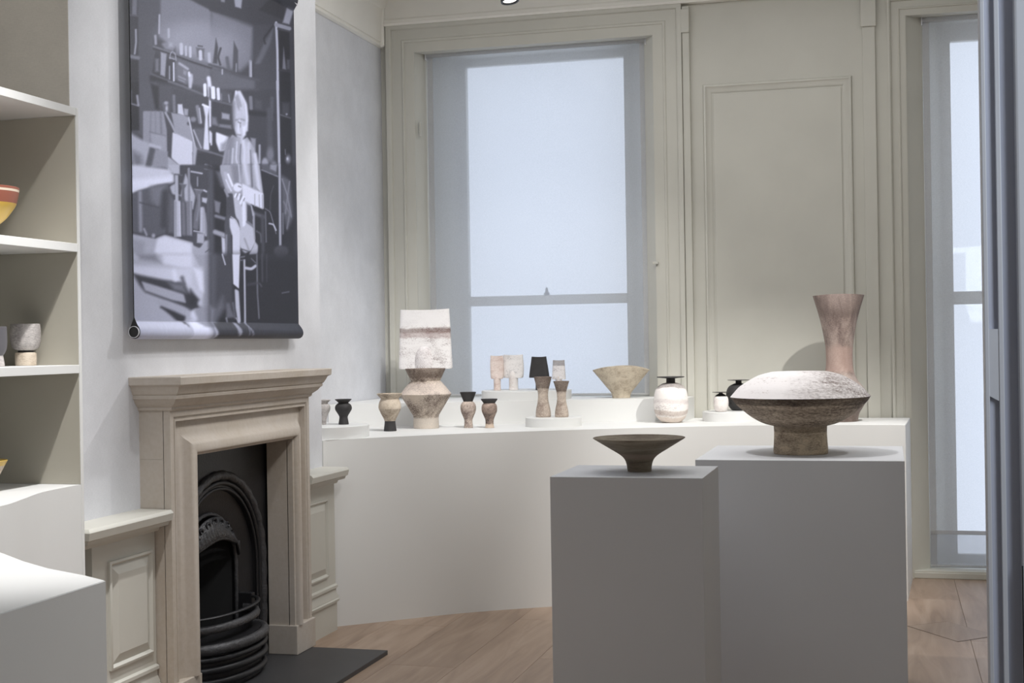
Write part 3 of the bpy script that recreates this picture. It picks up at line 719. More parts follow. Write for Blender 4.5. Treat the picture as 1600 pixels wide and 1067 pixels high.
# motif of the print: k = p polygon, l line, e ellipse ; tile ; points ; grey ; softness ; (width)
PR = """
p C 0,0,1067,0,1067,1067,0,1067 92 6
p D 0,0,1067,0,1067,1067,0,1067 84 6
p A 190,-40,460,-40,460,180,400,600,330,1067,190,1067 98 2
p A 90,190,190,190,190,650,90,650 82 2
p A 90,720,195,720,200,1067,90,1067 74 2
p A 460,-60,720,-60,1067,120,1067,700,640,560,440,430,460,180 126 3
e A 760,470,260,170 146 22
e A 1000,520,300,200 144 25
p B 0,120,500,320,480,720,350,850,0,780 122 6
e B 60,560,260,200 140 25
p A 600,650,1067,800,1067,1067,560,930 112 5
p B 0,800,350,910,560,960,560,1067,0,1067 106 5
p A 720,-60,1067,-60,1067,112 84 2
p B -20,-60,760,-60,900,90,860,280,770,270,750,300,570,290,-20,128 83 2
p B 560,120,740,-60,880,100,860,240 74 2
p B 900,95,980,130,930,290,850,270 146 2
p B 270,-40,370,-40,355,100,285,80 150 1.5
p B 110,-20,170,-20,160,30,120,20 128 1.5
p A 125,-20,180,-20,175,180,120,175 118 1.5
l A 90,180,190,190 104 1.5 14
l A 165,355,168,500,152,640 152 1 20
l A 90,670,195,690 122 1.5 42
l A 450,180,445,395 158 1 22
l A 560,350,562,440 162 1 28
p A 370,440,640,560,640,640,380,600 92 3
l A 400,430,405,520 148 1.5 30
p A 470,520,540,490,640,560,620,610,520,590 132 3
p A 560,500,600,510,630,560,560,560 156 3
l A 380,575,660,668,850,738,1067,806 82 2 26
l A 380,555,660,645,850,715,1067,785 118 1.2 22
l A 712,530,715,635 172 1 42
l A 768,555,770,655 170 1 24
l A 820,565,822,670 174 1 32
p A 890,565,990,580,985,700,905,680 108 2
l A 915,545,965,552 88 1 14
l A 942,615,945,700 178 1 42
p A 1000,620,1075,600,1075,750,1010,725 142 2
l A 1045,640,1050,730 166 1.5 34
p A 330,900,400,880,850,1060,850,1067,330,1067 76 3
l A 350,880,560,960,800,1062 104 1.5 22
p C 320,-20,640,20,1000,150,1067,170,1067,300,430,300 96 6
l C 560,-20,720,30,1067,175 114 1.5 24
p A 465,620,535,640,515,915,460,890 148 1.5
p A 400,700,440,700,440,850,400,850 122 3
p A 550,670,640,700,630,960,560,930 86 1.5
l A 570,790,570,940 158 .8 12
l A 620,750,622,960 192 .8 18
l A 575,700,580,640,605,608,640,640,650,720 160 .8 9
l A 570,685,630,705 150 1 16
p A 660,770,700,745,790,790,800,860,780,1010,670,960 118 2
l A 690,755,790,820 165 2 26
p A 740,830,780,850,770,900,735,880 142 2
l A 680,910,760,945 140 1 20
l A 680,945,750,975 138 1 12
p A 795,870,850,880,852,950,835,1055,800,1045 172 2
l A 805,865,810,900 196 1.5 26
l A 1040,930,1060,1067 196 2 46
p B 500,300,760,290,790,1067,520,1067 88 4
p B 520,760,620,530,740,330,700,520,580,760 106 3
l B 740,300,620,460,640,520 72 1.5 18
l B 770,270,785,600,790,1067 168 1 28
l B 770,295,930,340 140 1 46
p B 800,340,930,380,945,1067,815,1067 68 1.5
l B 790,345,930,375 90 1 14
p B 860,560,890,830,845,820 122 1.5
p B 900,710,935,710,935,830,895,825 96 2
l B 810,835,945,855 82 1.5 16
p B 60,450,85,560,75,760,25,750 88 1.5
l B 115,575,85,680,110,770 84 1.2 24
p B 270,490,320,600,320,860,255,850 92 1.5
l B 300,760,298,850 142 1 12
l B 190,690,215,850 104 2 40
l B 465,730,468,910 138 1 36
l B 470,740,472,910 160 .8 14
l B -20,770,130,810,350,910,560,950 94 1.5 24
l B 135,830,135,880 160 1 16
p C 200,-10,420,-10,420,330,250,330,250,640,200,600 100 2
p C 90,-10,200,-10,205,560,100,560 70 2
l C 100,240,200,270 128 1 16
l C 110,90,112,240 112 1 10
l C 182,150,195,260 148 1.5 24
p C 340,0,440,40,440,310,400,310 74 3
p C 250,330,500,335,540,560,545,1010,330,880,250,690 142 1.5
l C 345,340,335,700 128 2 16
l C 400,340,400,600 132 2 16
l C 460,350,470,600 126 2 26
p C 340,600,520,620,540,1000,400,930 150 3
l C 330,580,520,625 122 1.5 10
p C 500,340,600,600,590,890,545,870,540,560 92 2
p C 480,230,560,220,570,350,500,340 108 2
e C 528,235,24,20 152 1.5
e C 535,300,14,34 168 1.5
p C 590,350,790,390,850,690,640,610 148 1.5
p C 605,580,850,690,850,1035,690,980,590,890 188 1.5
l C 520,350,600,500,640,590 152 1 26
p C 590,60,1067,170,1067,480,980,480,800,400,640,330 92 3
l C 622,150,628,340 122 1.5 34
p C 668,250,722,250,745,385,668,360 182 1.2
p C 745,300,795,310,790,385,745,380 152 1.5
l C 905,280,940,470 132 1.5 44
l C 930,300,950,470 172 1 14
e C 855,430,34,30 134 2
l C 800,480,985,515 88 2 36
p C 850,540,980,540,980,780,900,780 110 3
l C 800,410,840,600,880,770 176 1.2 20
l C 860,560,950,770 164 1.2 18
p C 970,250,1050,285,1030,400,1048,800,975,790,1000,400 192 1.5
l C 970,255,1055,290 208 1 22
l C 1055,180,1060,700 190 1.2 26
l C 995,20,998,140 204 1 38
l C 1045,30,1048,150 190 1.5 34
p C 100,590,180,640,330,720,320,850,280,1000,150,1030,110,900 160 4
p C 130,800,230,860,250,960,160,1010,120,900 120 8
p C 330,760,450,780,400,900,350,1000,285,1000 100 2.5
l C 340,735,450,770 168 2 38
p C 400,780,545,820,545,1000,350,1000 142 3
p C 545,870,590,900,690,980,690,1067,545,1067 158 1.5
p C 850,830,1067,820,1067,1067,860,1030 84 3
l C 910,780,1067,825 120 1.5 20
p C 850,700,900,780,870,1067,845,1030 160 2
l C 1000,970,1067,990 140 1 22
l D 785,-20,800,600,810,1067 164 1 30
p D 815,-20,945,-20,965,1067,830,1067 66 1.5
p D 840,230,930,230,930,390,840,370 84 3
l D 820,375,940,415 108 1.2 14
e D 895,370,12,12 140 1
e D 912,905,30,50 128 3
e D 905,900,10,16 175 1.2
l D 840,1025,960,1035 98 1.5 20
l D 878,790,880,850 128 .8 8
p D -20,50,240,110,240,230,-20,190 98 3
l D 25,60,30,170 205 1.2 50
l D 85,70,92,185 200 1.2 38
l D 125,130,125,200 128 1.2 14
l D 210,140,222,225 140 1 14
l D 0,195,240,255 108 1.5 22
p D 130,350,222,370,222,435,130,420 148 2
p D 100,485,240,500,245,545,100,520 124 2
p D 10,400,60,410,90,510,10,490 124 3
l D 0,545,260,600 86 2 50
p D 60,580,215,640,170,800,100,810,60,700 202 1.8
p D 120,720,200,680,170,800,110,808 150 4
l D 5,600,5,730 190 1.5 20
l D 0,822,150,870 116 1.2 22
l D 0,1000,50,1012 112 1.2 20
l D 468,170,475,305 122 1.2 40
p D 520,190,600,210,600,310,520,300 92 3
l D 440,350,720,380 72 3 60
l D 720,180,716,430 98 2 40
l D 688,320,700,760 94 3 60
p D 470,650,530,660,525,800,480,740 138 2
l D 575,740,575,950 152 1.2 24
e D 640,950,40,62 148 2
e D 700,850,42,90 120 3
e D 742,1005,42,72 136 2.5
l D 570,985,760,1067 112 1.5 22
p D 290,90,340,92,380,170,425,260,438,440,418,560,380,670,320,660,285,560,268,400,262,220 170 2
l D 295,95,300,150 190 1 14
l D 340,105,410,240,428,400,424,560 198 3 22
l D 300,110,320,220,350,300 190 3 18
l D 330,110,370,230,390,380 186 2 8
l D 300,170,330,300,340,330 132 3 14
l D 310,150,350,270 140 3 22
p D 290,310,370,320,400,500,372,650,320,650,292,560,280,440 176 4
l D 292,440,345,430 130 3 12
l D 365,430,395,440 132 3 10
l D 338,440,322,560,335,590 200 2.5 14
l D 310,612,350,618 128 2 9
l D 330,660,360,670 196 3 20
p D 256,220,285,220,284,500,270,540,258,380 134 4
l D 325,462,350,474 118 1.5 12
l D 345,480,350,520 136 2 10
l D 322,645,345,656 140 1.5 10
p D 370,520,420,500,410,620,380,640 200 3
p D 250,610,370,680,430,640,520,780,575,1067,110,1067,170,780 156 1.5
p D 200,640,280,640,270,800,230,1067,130,1067,175,780 134 6
l D 262,780,245,1067 178 1.5 20
l D 380,690,400,800,390,1067 190 4 46
l D 445,720,440,1000 184 4 40
l D 520,850,562,1067 186 3 44
l D 468,800,480,1067 120 1.2 12
l D 355,730,345,900,370,1067 118 1.2 12
l D 310,700,300,900,340,1067 188 1.5 14
l D 215,800,200,1000 145 1.5 20
l D 120,1000,110,1050 165 1.5 30
p E 110,-20,550,30,620,100,620,180,200,290,110,330 184 4
p E 110,160,600,110,610,180,110,300 200 6
p E 690,-20,1067,-20,1067,860,830,900,560,760,560,240,640,190,630,100 90 2
p E 550,-20,690,-20,690,90,620,90 168 1.5
p E 115,330,200,290,420,220,560,200,560,560,520,800,380,840,115,780 104 3
l E 215,310,225,760 142 3 40
p E 330,240,520,220,460,400,430,480,350,400 122 6
l E 515,320,500,700 86 5 80
l E 215,430,440,490 92 2 14
l E 265,745,295,815 150 1.5 22
e E 375,825,20,24 156 2
p E 570,240,640,200,640,320,700,350,760,80,880,350,850,520,700,350,600,330 164 2
p E 570,330,640,420,620,800,550,790 108 4
l E 652,110,656,400 164 1 38
l E 630,95,720,104 112 1 14
p E 625,400,695,410,708,838,622,838 172 1.2
l E 640,420,640,830 140 2 20
p E 690,205,775,215,745,270,750,420,768,830,712,820,705,430,720,260 110 1.5
l E 690,205,775,215 140 1 8
l E 735,440,740,800 124 3 20
l E 800,30,803,400 138 1 30
p E 765,410,840,415,840,830,775,820 126 1.5
l E 820,430,825,800 150 2 12
p E 865,270,985,275,940,330,945,450,910,760,850,740,860,580,900,400 118 1.5
l E 925,340,925,450,895,640 138 2 14
l E 865,272,985,285 150 1 8
p E 935,480,985,480,1020,700,1020,840,930,800 158 1.5
l E 905,130,905,230 152 1 14
l E 830,60,960,84 182 1.2 16
p E 960,370,1035,380,1010,440,960,420 172 1.5
l E 985,285,1015,300 190 1.2 18
l E 1045,60,1048,300 104 2 22
l E 1045,300,1045,860 116 2 44
l E 1055,320,1058,820 130 2 10
l E 990,30,1067,45 120 1 10
l E 1000,560,1012,800 134 2 12
l E 955,500,950,780 176 1.5 16
l E 690,430,695,820 188 1.5 10
p E 115,800,400,860,510,815,860,910,1067,870,1067,1067,115,1067 162 2.5
p E 420,860,510,830,830,920,842,1067,380,1067 194 4
p E 850,990,1067,900,1067,1067,850,1067 158 3
l E 1000,1020,1067,970 104 1 12
p E 120,860,270,900,260,1067,120,1067 150 5
p E 850,760,985,790,985,900,930,975,850,940 94 1.5
p E 900,795,985,800,982,920,895,908 162 1.5
l E 860,768,980,790 178 1 12
p F -20,0,1067,-20,985,1067,-20,1067 72 6
l F 0,60,10,1067 98 4 60
p F 40,400,115,430,100,560,50,540 126 2
l F 60,590,160,620 132 2 36
l F 50,780,160,820 152 2 55
p F 125,840,180,860,175,1067,135,1067 178 1.5
p F 830,100,930,160,975,600,900,770,840,500 104 4
l F 840,150,900,330,950,600 140 1.5 12
l F 930,180,900,400,880,560 132 1.5 14
l F 860,420,930,560,900,740 128 1.5 14
l F 850,560,852,800 122 1.5 16
l F 810,-20,820,935 156 1 28
p F 590,-20,780,-20,780,110,600,40 100 3
l F 600,40,790,120 140 1 12
p F 700,-20,780,-20,770,60,700,30 140 2
l F 640,500,700,540,740,680,770,800 140 .8 7
l F 690,680,740,690,770,760 176 .8 16
l F 645,540,655,900 116 1.2 14
l F 740,230,705,340,700,520 98 1 8
l F 520,560,620,600 104 3 40
l F 610,600,620,1067 90 2 36
e F 830,1010,85,70 90 2
p F 60,60,150,60,200,300,120,230 112 4
p F 110,-20,575,-20,620,330,620,510,470,440,520,560,520,900,400,1040,350,960,340,760,200,600,190,330,110,60 156 1.5
p F 240,-20,380,-20,330,200,270,200 134 4
l F 400,-20,440,200 186 4 50
l F 330,-20,345,180 176 1.5 14
l F 475,-20,490,240 118 1.5 20
l F 530,-20,575,300 186 3 44
l F 520,240,590,320 150 1 20
p F 190,320,260,320,290,560,345,750,250,600,180,590 92 1.5
p F 150,60,200,70,262,200,262,310,190,250 170 1.5
l F 205,95,258,230 208 1.2 22
l F 180,160,240,290 196 1 14
l F 170,280,200,350 140 1.5 30
p F 370,200,500,270,620,320,625,510,460,440,380,400 196 1.5
l F 520,330,520,470 150 1 8
l F 570,340,575,480 152 1 8
l F 610,340,612,500 140 1 8
p F 270,330,360,380,410,420,430,700,350,760,290,560 174 1.5
e F 318,250,52,52 200 1.5
l F 330,235,355,245 130 1 14
l F 300,330,290,360 208 1 24
l F 340,330,325,390 206 1 20
l F 385,360,350,440 205 1 20
l F 362,345,345,400 120 .8 8
l F 400,380,365,470 118 .8 8
l F 315,330,300,370 125 .8 7
l F 390,430,395,700 200 2 40
p F 430,450,495,480,500,700,430,650 92 1.5
l F 480,470,500,580 166 1 14
l F 430,660,500,720 120 1.5 20
p F 350,760,430,680,500,730,528,900,480,1000,400,1040,350,950 174 1.5
l F 400,860,450,990 140 2 12
l F 505,640,520,860 150 1.2 14
l F 355,980,470,1020 88 1.2 12
p F 175,590,250,560,330,640,350,760,250,700,250,1067,180,1067,160,700 96 1.5
p F 220,610,290,630,350,760,350,1067,255,1067,255,830,225,720 188 1.5
l F 240,600,300,640,340,740 200 1 8
l F 248,820,252,1067 60 1 6
l F 185,820,182,1067 150 2 16
p F 520,890,560,940,555,1040,450,1050,500,960 168 1.5
l F 540,770,590,800,595,900 110 1.5 14
l F 355,1000,420,1050 92 1.5 14
p G 100,-20,1067,-20,1067,1010,100,1010 162 6
p G 120,0,1000,0,960,140,500,100,300,60 172 8
p G 480,-20,840,-20,850,150,700,140,500,90 192 5
p G 860,-20,1060,-20,1058,770,970,600,960,200 152 3
p G 190,-20,400,-20,460,80,220,40 132 6
p G 130,110,650,140,960,140,975,420,900,580,850,400,740,320,500,290,130,215 186 6
p G 130,205,250,235,500,285,740,320,795,430,915,510,900,570,950,620,830,650,740,600,280,430,215,350 82 4
p G 550,315,735,335,770,440,620,400 120 5
p G 235,300,420,355,740,455,768,560,600,525,275,410 158 2.5
p G 400,520,540,535,790,635,770,705,450,605 158 2.5
p G 840,180,900,190,960,400,940,600,890,440,830,340 176 6
p G 860,140,960,190,972,420,930,400 196 4
l G 620,180,640,280 200 5 40
l G 720,260,740,330 110 4 40
p G 820,400,920,520,860,600,800,560 76 5
l G 470,610,620,690,750,830 80 4 12
p G 470,600,620,655,765,720,745,790,750,830,650,765 76 3.5
e G 880,700,58,62 190 3.5
p G 860,640,960,600,1040,600,1050,770,920,780 146 4
p G 130,772,700,775,760,840,800,1010,170,1010 176 2
p G 790,780,860,760,960,840,1050,860,1040,1010,780,1010 194 4
p G 900,780,1067,790,1067,860,960,840 138 4
l G 120,768,1067,782 132 .6 5
p H -10,0,1067,0,1067,1010,-10,1010 70 14
p H -10,-20,250,-20,260,600,150,640,20,860,-10,800 88 5
p H -10,-20,60,-20,50,640,-10,800 102 6
p H 40,640,140,480,150,620,20,850 112 8
p H -10,600,40,640,20,850,-10,900 132 6
p H 255,-20,345,-20,332,395,265,340 190 1.2
l H 262,340,330,398 66 1 14
p H 280,390,330,410,352,790,320,800,290,620 172 1.5
p H 180,560,215,560,280,730,180,740 112 3
l H 180,740,190,780 140 1.5 16
l H 260,560,285,740 108 2 24
l H 300,740,325,790 170 1.2 12
l H 135,-20,170,100 180 1 14
l H 398,50,404,790 166 1 22
l H 350,15,400,5 130 1 12
l H 345,50,385,48 120 1 10
l H 412,142,480,155,530,118 172 1.2 34
l H 545,-20,552,450,570,740 118 1.2 16
l H 480,30,530,80 130 .8 8
l H 605,-20,612,300 92 1.5 16
l H 660,-20,662,300 92 1.5 8
l H 440,340,560,320 88 3 24
l H 845,440,925,425 116 1 14
l H 580,330,600,360 108 1.5 10
p H 20,800,1000,805,1050,990,-10,1010 78 2
p H -10,860,15,880,25,940,-10,1000 176 3
p H 250,790,290,800,315,900,295,965,260,920 142 2
l H 395,800,445,930 128 1.5 20
l H 400,870,400,940 118 1.5 14
"""
def make_poster():
    t = root('photo_banner', 'hanging black and white photo banner of a seated potter in a crowded studio', 'poster', (0, 0, 0))
    XP = -2.655; y0, y1 = 4.592, 6.072
    zb, zt = 1.459, 3.004
    side = [(-2.655, zb-0.0255+0.0)]
    prof = [(-2.658, zb-0.0262), (-2.647, zb-0.0245), (-2.637, zb-0.018), (-2.6315, zb-0.008), (-2.6305, zb+0.003), (-2.634, zb+0.015), (-2.641, zb+0.026), (-2.649, zb+0.036), (-2.654, zb+0.042)]
    NV = 400
    up = [(XP, zb+0.043+(zt-0.045-zb-0.043)*k/NV) for k in range(NV+1)]
    top = [(-2.6535, zt-0.040), (-2.648, zt-0.030), (-2.640, zt-0.018), (-2.633, zt-0.006), (-2.630, zt+0.006), (-2.632, zt+0.016), (-2.640, zt+0.025), (-2.652, zt+0.030), (-2.664, zt+0.027)]
    line = prof+up+top
    NU = 250; ny = NU+1; nz = len(line)
    Y = np.linspace(y0, y1, ny); X = np.array([p[0] for p in line]); Z = np.array([p[1] for p in line])
    YY, XX = np.meshgrid(Y, X); _, ZZ = np.meshgrid(Y, Z)
    XX = XX+0.0015*np.sin(YY*5+ZZ*1.5)*np.clip((ZZ-1.55)*4, 0, 1)
    # motif coordinates on the cloth (fixed homography of the flat sheet)
    fv = np.array(Fv); rv = np.array(Rv)
    D = XP*fv[0]+YY*fv[1]; a = (XP*rv[0]+YY*rv[1])/D*FPX; b = (ZZ-EYE)/D*FPX
    px = 800+a*cr-b*sr; py = 534.7-(a*sr+b*cr)
    V = np.full(px.shape, 84.0)
    for ln in PR.strip().split('\n'):
        q = ln.split(); ox, oy = TL[q[1]]; c = [float(v) for v in q[2].split(',')]; g = float(q[3]); soft = float(q[4])*0.9+0.35
        if q[0] == 'e':
            cx_, cy_, rx, ry = ox+c[0]/7.621, oy+c[1]/7.621, c[2]/7.621, c[3]/7.621
            d = (np.sqrt(((px-cx_)/rx)**2+((py-cy_)/ry)**2)-1)*min(rx, ry)
            al = np.clip(0.5-d/(2*soft), 0, 1); al = al*al*(3-2*al); V = V*(1-al)+g*al; continue
        P = [(ox+c[i]/7.621, oy+c[i+1]/7.621) for i in range(0, len(c), 2)]
        w = float(q[5])/7.621/2 if q[0] == 'l' else 0
        if (q[0] == 'p' and len(P) > 4) or (q[0] == 'l' and len(P) > 2):      # round the corners (Chaikin)
            for _ in range(2):
                N_ = len(P); Q = []
                rr = range(N_) if q[0] == 'p' else range(N_-1)
                if q[0] == 'l': Q.append(P[0])
                for i in rr:
                    a_, b_ = P[i], P[(i+1) % N_]
                    f_ = min(0.22, 1.5/(math.hypot(b_[0]-a_[0], b_[1]-a_[1])+1e-6))
                    Q += [(a_[0]*(1-f_)+b_[0]*f_, a_[1]*(1-f_)+b_[1]*f_), (a_[0]*f_+b_[0]*(1-f_), a_[1]*f_+b_[1]*(1-f_))]
                if q[0] == 'l': Q.append(P[-1])
                P = Q
        xs_ = [p[0] for p in P]; ys_ = [p[1] for p in P]; pad = w+soft*1.2+1
        msk = (px > min(xs_)-pad) & (px < max(xs_)+pad) & (py > min(ys_)-pad) & (py < max(ys_)+pad)
        if not msk.any(): continue
        X_ = px[msk]; Y_ = py[msk]; d = np.full(X_.shape, 1e9); ins_ = np.zeros(X_.shape, bool)
        n = len(P); segs = n if q[0] == 'p' else n-1
        for i in range(segs):
            x0_, y0_ = P[i]; x1_, y1_ = P[(i+1) % n]; dx, dy = x1_-x0_, y1_-y0_
            tt = np.clip(((X_-x0_)*dx+(Y_-y0_)*dy)/(dx*dx+dy*dy+1e-9), 0, 1)
            d = np.minimum(d, np.hypot(X_-x0_-tt*dx, Y_-y0_-tt*dy))
            if q[0] == 'p' and abs(dy) > 1e-9:
                cnd = ((y0_ > Y_) != (y1_ > Y_)) & (X_ < dx*(Y_-y0_)/dy+x0_); ins_ ^= cnd
        d = np.where(ins_, -d, d) if q[0] == 'p' else d-w
        al = np.clip(0.5-d/(2*soft), 0, 1); al = al*al*(3-2*al)
        V[msk] = V[msk]*(1-al)+g*al
    rng = np.random.RandomState(3); V = V+rng.normal(0, 1.5, V.shape)
    V = np.clip((V-70)*1.44+44, 16, 246)
    rgb = np.stack([V*0.945, V*0.965, V*1.06+5], -1)/255.0
    lin_ = np.where(rgb <= 0.04045, rgb/12.92, ((rgb+0.055)/1.055)**2.4)
    col = np.concatenate([np.clip(lin_, 0, 1), np.ones(V.shape+(1,))], -1).reshape(-1, 4)
    co = np.stack([XX, YY, ZZ], -1).reshape(-1, 3)
    idx = np.arange(nz*ny).reshape(nz, ny)
    faces = np.stack([idx[:-1, :-1], idx[:-1, 1:], idx[1:, 1:], idx[1:, :-1]], -1).reshape(-1, 4)
    me = bpy.data.meshes.new('printed_cloth'); me.from_pydata(co.tolist(), [], faces.tolist())
    at = me.color_attributes.new('print', 'FLOAT_COLOR', 'POINT'); at.data.foreach_set('color', col.astype(np.float32).ravel())
    me.polygons.foreach_set('use_smooth', [True]*len(me.polygons)); me.update()
    n = NT('printed_banner_cloth'); ca = n.add('ShaderNodeVertexColor'); ca.layer_name = 'print'
    n.link(ca.outputs[0], n.b.inputs['Base Color']); n.b.inputs['Roughness'].default_value = 0.5; n.b.inputs['Specular IOR Level'].default_value = 0.25
    me.materials.append(n.m); o = bpy.data.objects.new('printed_cloth', me); C.objects.link(o); o.parent = t
    # cloth edge and tubes
    for (yy, nm) in ((y0, 'cloth_edge'), (y1, 'cloth_edge')):
        box(nm, XP-0.0022, XP+0.0006, yy-0.0012, yy+0.0012, zb+0.04, zt-0.04, M_black, t)
    for z in (zb, zt):
        bm = bmesh.new(); lathe(bm, [(0.0195, 0), (0.0215, 0), (0.0215, y1-y0+0.012), (0.0195, y1-y0+0.012)], 28, cap0=False, cap1=False)
        bmesh.ops.rotate(bm, verts=bm.verts, cent=(0, 0, 0), matrix=Matrix.Rotation(-math.pi/2, 3, 'X'))
        bmesh.ops.translate(bm, verts=bm.verts, vec=(-2.6545, y0-0.006, z)); finish('tube', bm, M_lampwhite, t, smooth=40)
        for yy in (y0-0.003, y1+0.001):
            bm = bmesh.new(); lathe(bm, [(0.019, 0), (0.019, 0.003)], 24)
            bmesh.ops.rotate(bm, verts=bm.verts, cent=(0, 0, 0), matrix=Matrix.Rotation(-math.pi/2, 3, 'X'))
            bmesh.ops.translate(bm, verts=bm.verts, vec=(-2.6545, yy, z)); finish('end_plug', bm, M_black, t, smooth=40)
    # dark pocket gusset seen end-on
    bm = bmesh.new(); g = []
    for k in range(17):
        a_ = -math.pi*0.10-k/16*math.pi*0.80-0.0
        g.append((-2.6545+0.0245*math.cos(a_), zb+0.0245*math.sin(a_)))
    g = [(XP, zb+0.055), (-2.631, zb-0.0)]+g[1:-1]+[(-2.678, zb)]
    inner = [(-2.6545+0.0215*math.cos(a_), zb+0.0215*math.sin(a_)) for a_ in [0]]
    lo = [bm.verts.new((p[0], y0+0.001, p[1])) for p in g]; hi = [bm.verts.new((p[0], y0-0.0005, p[1])) for p in g]
    for i in range(len(g)): bm.faces.new((lo[i], lo[(i+1) % len(g)], hi[(i+1) % len(g)], hi[i]))
    bm.faces.new(lo); bm.faces.new(hi[::-1]); finish('pocket_end', bm, M_black, t)
    return t
make_poster()

# ================================================================== POTS
def seg_mesh(cx, Y, zb, prof, seg=64, smooth_n=5, open_top=False, wob=0.0, squeeze=None, sharp=False):
    p0 = on_y(cx, 600, Y); k = depth(p0)/FPX
    pr = [(hw*k, on_y(cx, y, Y).z-zb) for hw, y in prof]
    if not sharp: pr = smooth_curve(pr, smooth_n)
    pr = [(max(r, 0.0006), z) for r, z in pr]
    if open_top:
        r, z = pr[-1]; th = 0.0045
        down = [q for q in pr[::-1] if q[1] > z-0.10]
        pr = pr+[(r-th*0.5, z+0.0012), (r-th, z-0.0005)]
        low = z
        for (rr, zz) in down[2:]:
            if rr-th < 0.004 or zz > low-0.001: continue
            pr.append((rr-th, zz)); low = zz
    bm = bmesh.new()
    if squeeze:
        zt = pr[-1][1] if not open_top else max(q[1] for q in pr); zl = squeeze[0]
        pr = [(r, z, max(0.0, min(1.0, (z-zl)/(zt-zl)))**1.3) for r, z in pr]
        lathe(bm, pr, seg, sy=squeeze[1], rise=squeeze[2])
    else: lathe(bm, pr, seg)
    if wob:
        for v in bm.verts:
            a = math.atan2(v.co.y, v.co.x); f = 1+wob*math.sin(2*a+v.co.z*9)+wob*0.6*math.sin(3*a+1.3+v.co.z*17)
            v.co.x *= f; v.co.y *= f
    return bm, (p0.x, Y)
def pot(name, label, cx, Y, zb, parts, cat='pot', group=None, rot=0.0, **kw):
    """parts: list of (part name, profile, material, options)"""
    p0 = on_y(cx, 600, Y)
    if len(parts) == 1:
        nm, pf, mat, op = parts[0]; op = dict(kw, **op)
        bm, _ = seg_mesh(cx, Y, zb, pf, **op); bmesh.ops.rotate(bm, verts=bm.verts, cent=(0, 0, 0), matrix=Matrix.Rotation(rot, 3, 'Z'))
        mn = min(v.co.z for v in bm.verts)
        o = finish(name, bm, mat, None, smooth=42, loc=(p0.x, Y, zb-mn+0.0004)); return tag(o, label, cat, group)
    t = root(name, label, cat, (p0.x, Y, zb), group); mn = None
    for nm, pf, mat, op in parts:
        op = dict(kw, **op); bm, _ = seg_mesh(cx, Y, zb, pf, **op)
        bmesh.ops.rotate(bm, verts=bm.verts, cent=(0, 0, 0), matrix=Matrix.Rotation(rot, 3, 'Z'))
        if mn is None: mn = min(v.co.z for v in bm.verts)
        o = finish(nm, bm, mat, t, smooth=42); o.location.z = -mn+0.0004
    return t
G_brown = glaze('scratched_brown_white_glaze', (222, 206, 192), (110, 92, 88), 0.40, 0.60, 11, (1, 1, 1.4), 0.45)
G_diab = glaze('diabolo_vase_glaze', (206, 192, 178), (94, 78, 70), 0.40, 0.56, 9, (1, 1, 1.2), 0.45, bands=[(0.86, 1.0, (92, 76, 68), 0.85), (0.0, 0.16, (222, 212, 200), 0.85), (0.585, 0.74, (228, 214, 206), 0.45)], edge=0.05)  # shoulder band whitens the scratched glaze as if lit from above
G_dark = paint('dry_black_slip', (52, 50, 50), 0.65, 0.12, 20, 0.2, 90)
G_whiteblk = glaze('spade_vessel_white_glaze', (244, 240, 238), (128, 106, 104), 0.34, 0.50, 9, (1, 1, 2.0), 0.5, bands=[(0.62, 0.67, (116, 88, 80), 0.95), (0.54, 0.60, (172, 150, 146), 0.7), (0.74, 1.0, (244, 241, 240), 0.9)], edge=0.12)
G_stem = glaze('speckled_white_stem_glaze', (238, 233, 232), (142, 122, 120), 0.36, 0.52, 12, (1, 1, 1.2), 0.55)
G_white = glaze('creamy_white_speckled_glaze', (240, 234, 230), (190, 172, 164), 0.26, 0.48, 12, (1, 1, 1.5), 0.4)
G_pink = glaze('pale_pink_white_glaze', (236, 222, 214), (190, 160, 150), 0.32, 0.55, 12, (1, 1, 3), 0.4)
G_beige = glaze('beige_stoneware_glaze', (216, 202, 184), (156, 134, 110), 0.30, 0.52, 10, (1, 1, 1), 0.35)
G_beige2 = glaze('streaked_beige_stoneware', (202, 188, 170), (106, 88, 72), 0.36, 0.56, 14, (1, 1, 1), 0.4)
G_pit = glaze('pitted_ochre_glaze', (214, 202, 182), (146, 126, 104), 0.38, 0.52, 26, (1, 1, 1.3), 0.6, bump=0.7)
G_lenstop = glaze('chalky_white_top_glaze', (240, 235, 234), (150, 130, 120), 0.28, 0.44, 5, (0.8, 1, 7), 0.55, xdark=(0.62, 1.15, (98, 80, 72), 0.95))
G_lensbot = glaze('dark_streaked_belly_glaze', (208, 190, 168), (84, 70, 60), 0.38, 0.64, 5, (0.6, 0.6, 5), 0.5, bands=[(0.78, 1.0, (66, 54, 48), 0.85)])
G_lensfoot = glaze('buff_stained_foot', (216, 198, 172), (122, 104, 88), 0.36, 0.56, 8, (1, 1, 2.5), 0.4, bands=[(0.80, 1.0, (90, 74, 62), 0.6)])
G_neck = glaze('mauve_brown_trumpet_glaze', (180, 163, 154), (104, 88, 84), 0.36, 0.62, 7, (2.2, 2.2, 0.7), 0.35, bands=[(0.0, 0.10, (92, 80, 72), 0.9), (0.84, 1.0, (120, 106, 100), 0.6), (0.40, 0.58, (190, 160, 148), 0.6), (0.2, 0.34, (200, 186, 178), 0.4)], bump=0.5)
G_bowl = glaze('olive_brown_bowl_glaze', (156, 146, 129), (118, 105, 92), 0.38, 0.60, 5, (1, 1, 9), 0.15, bands=[(0.40, 0.52, (176, 152, 138), 0.7)], bump=0.1)
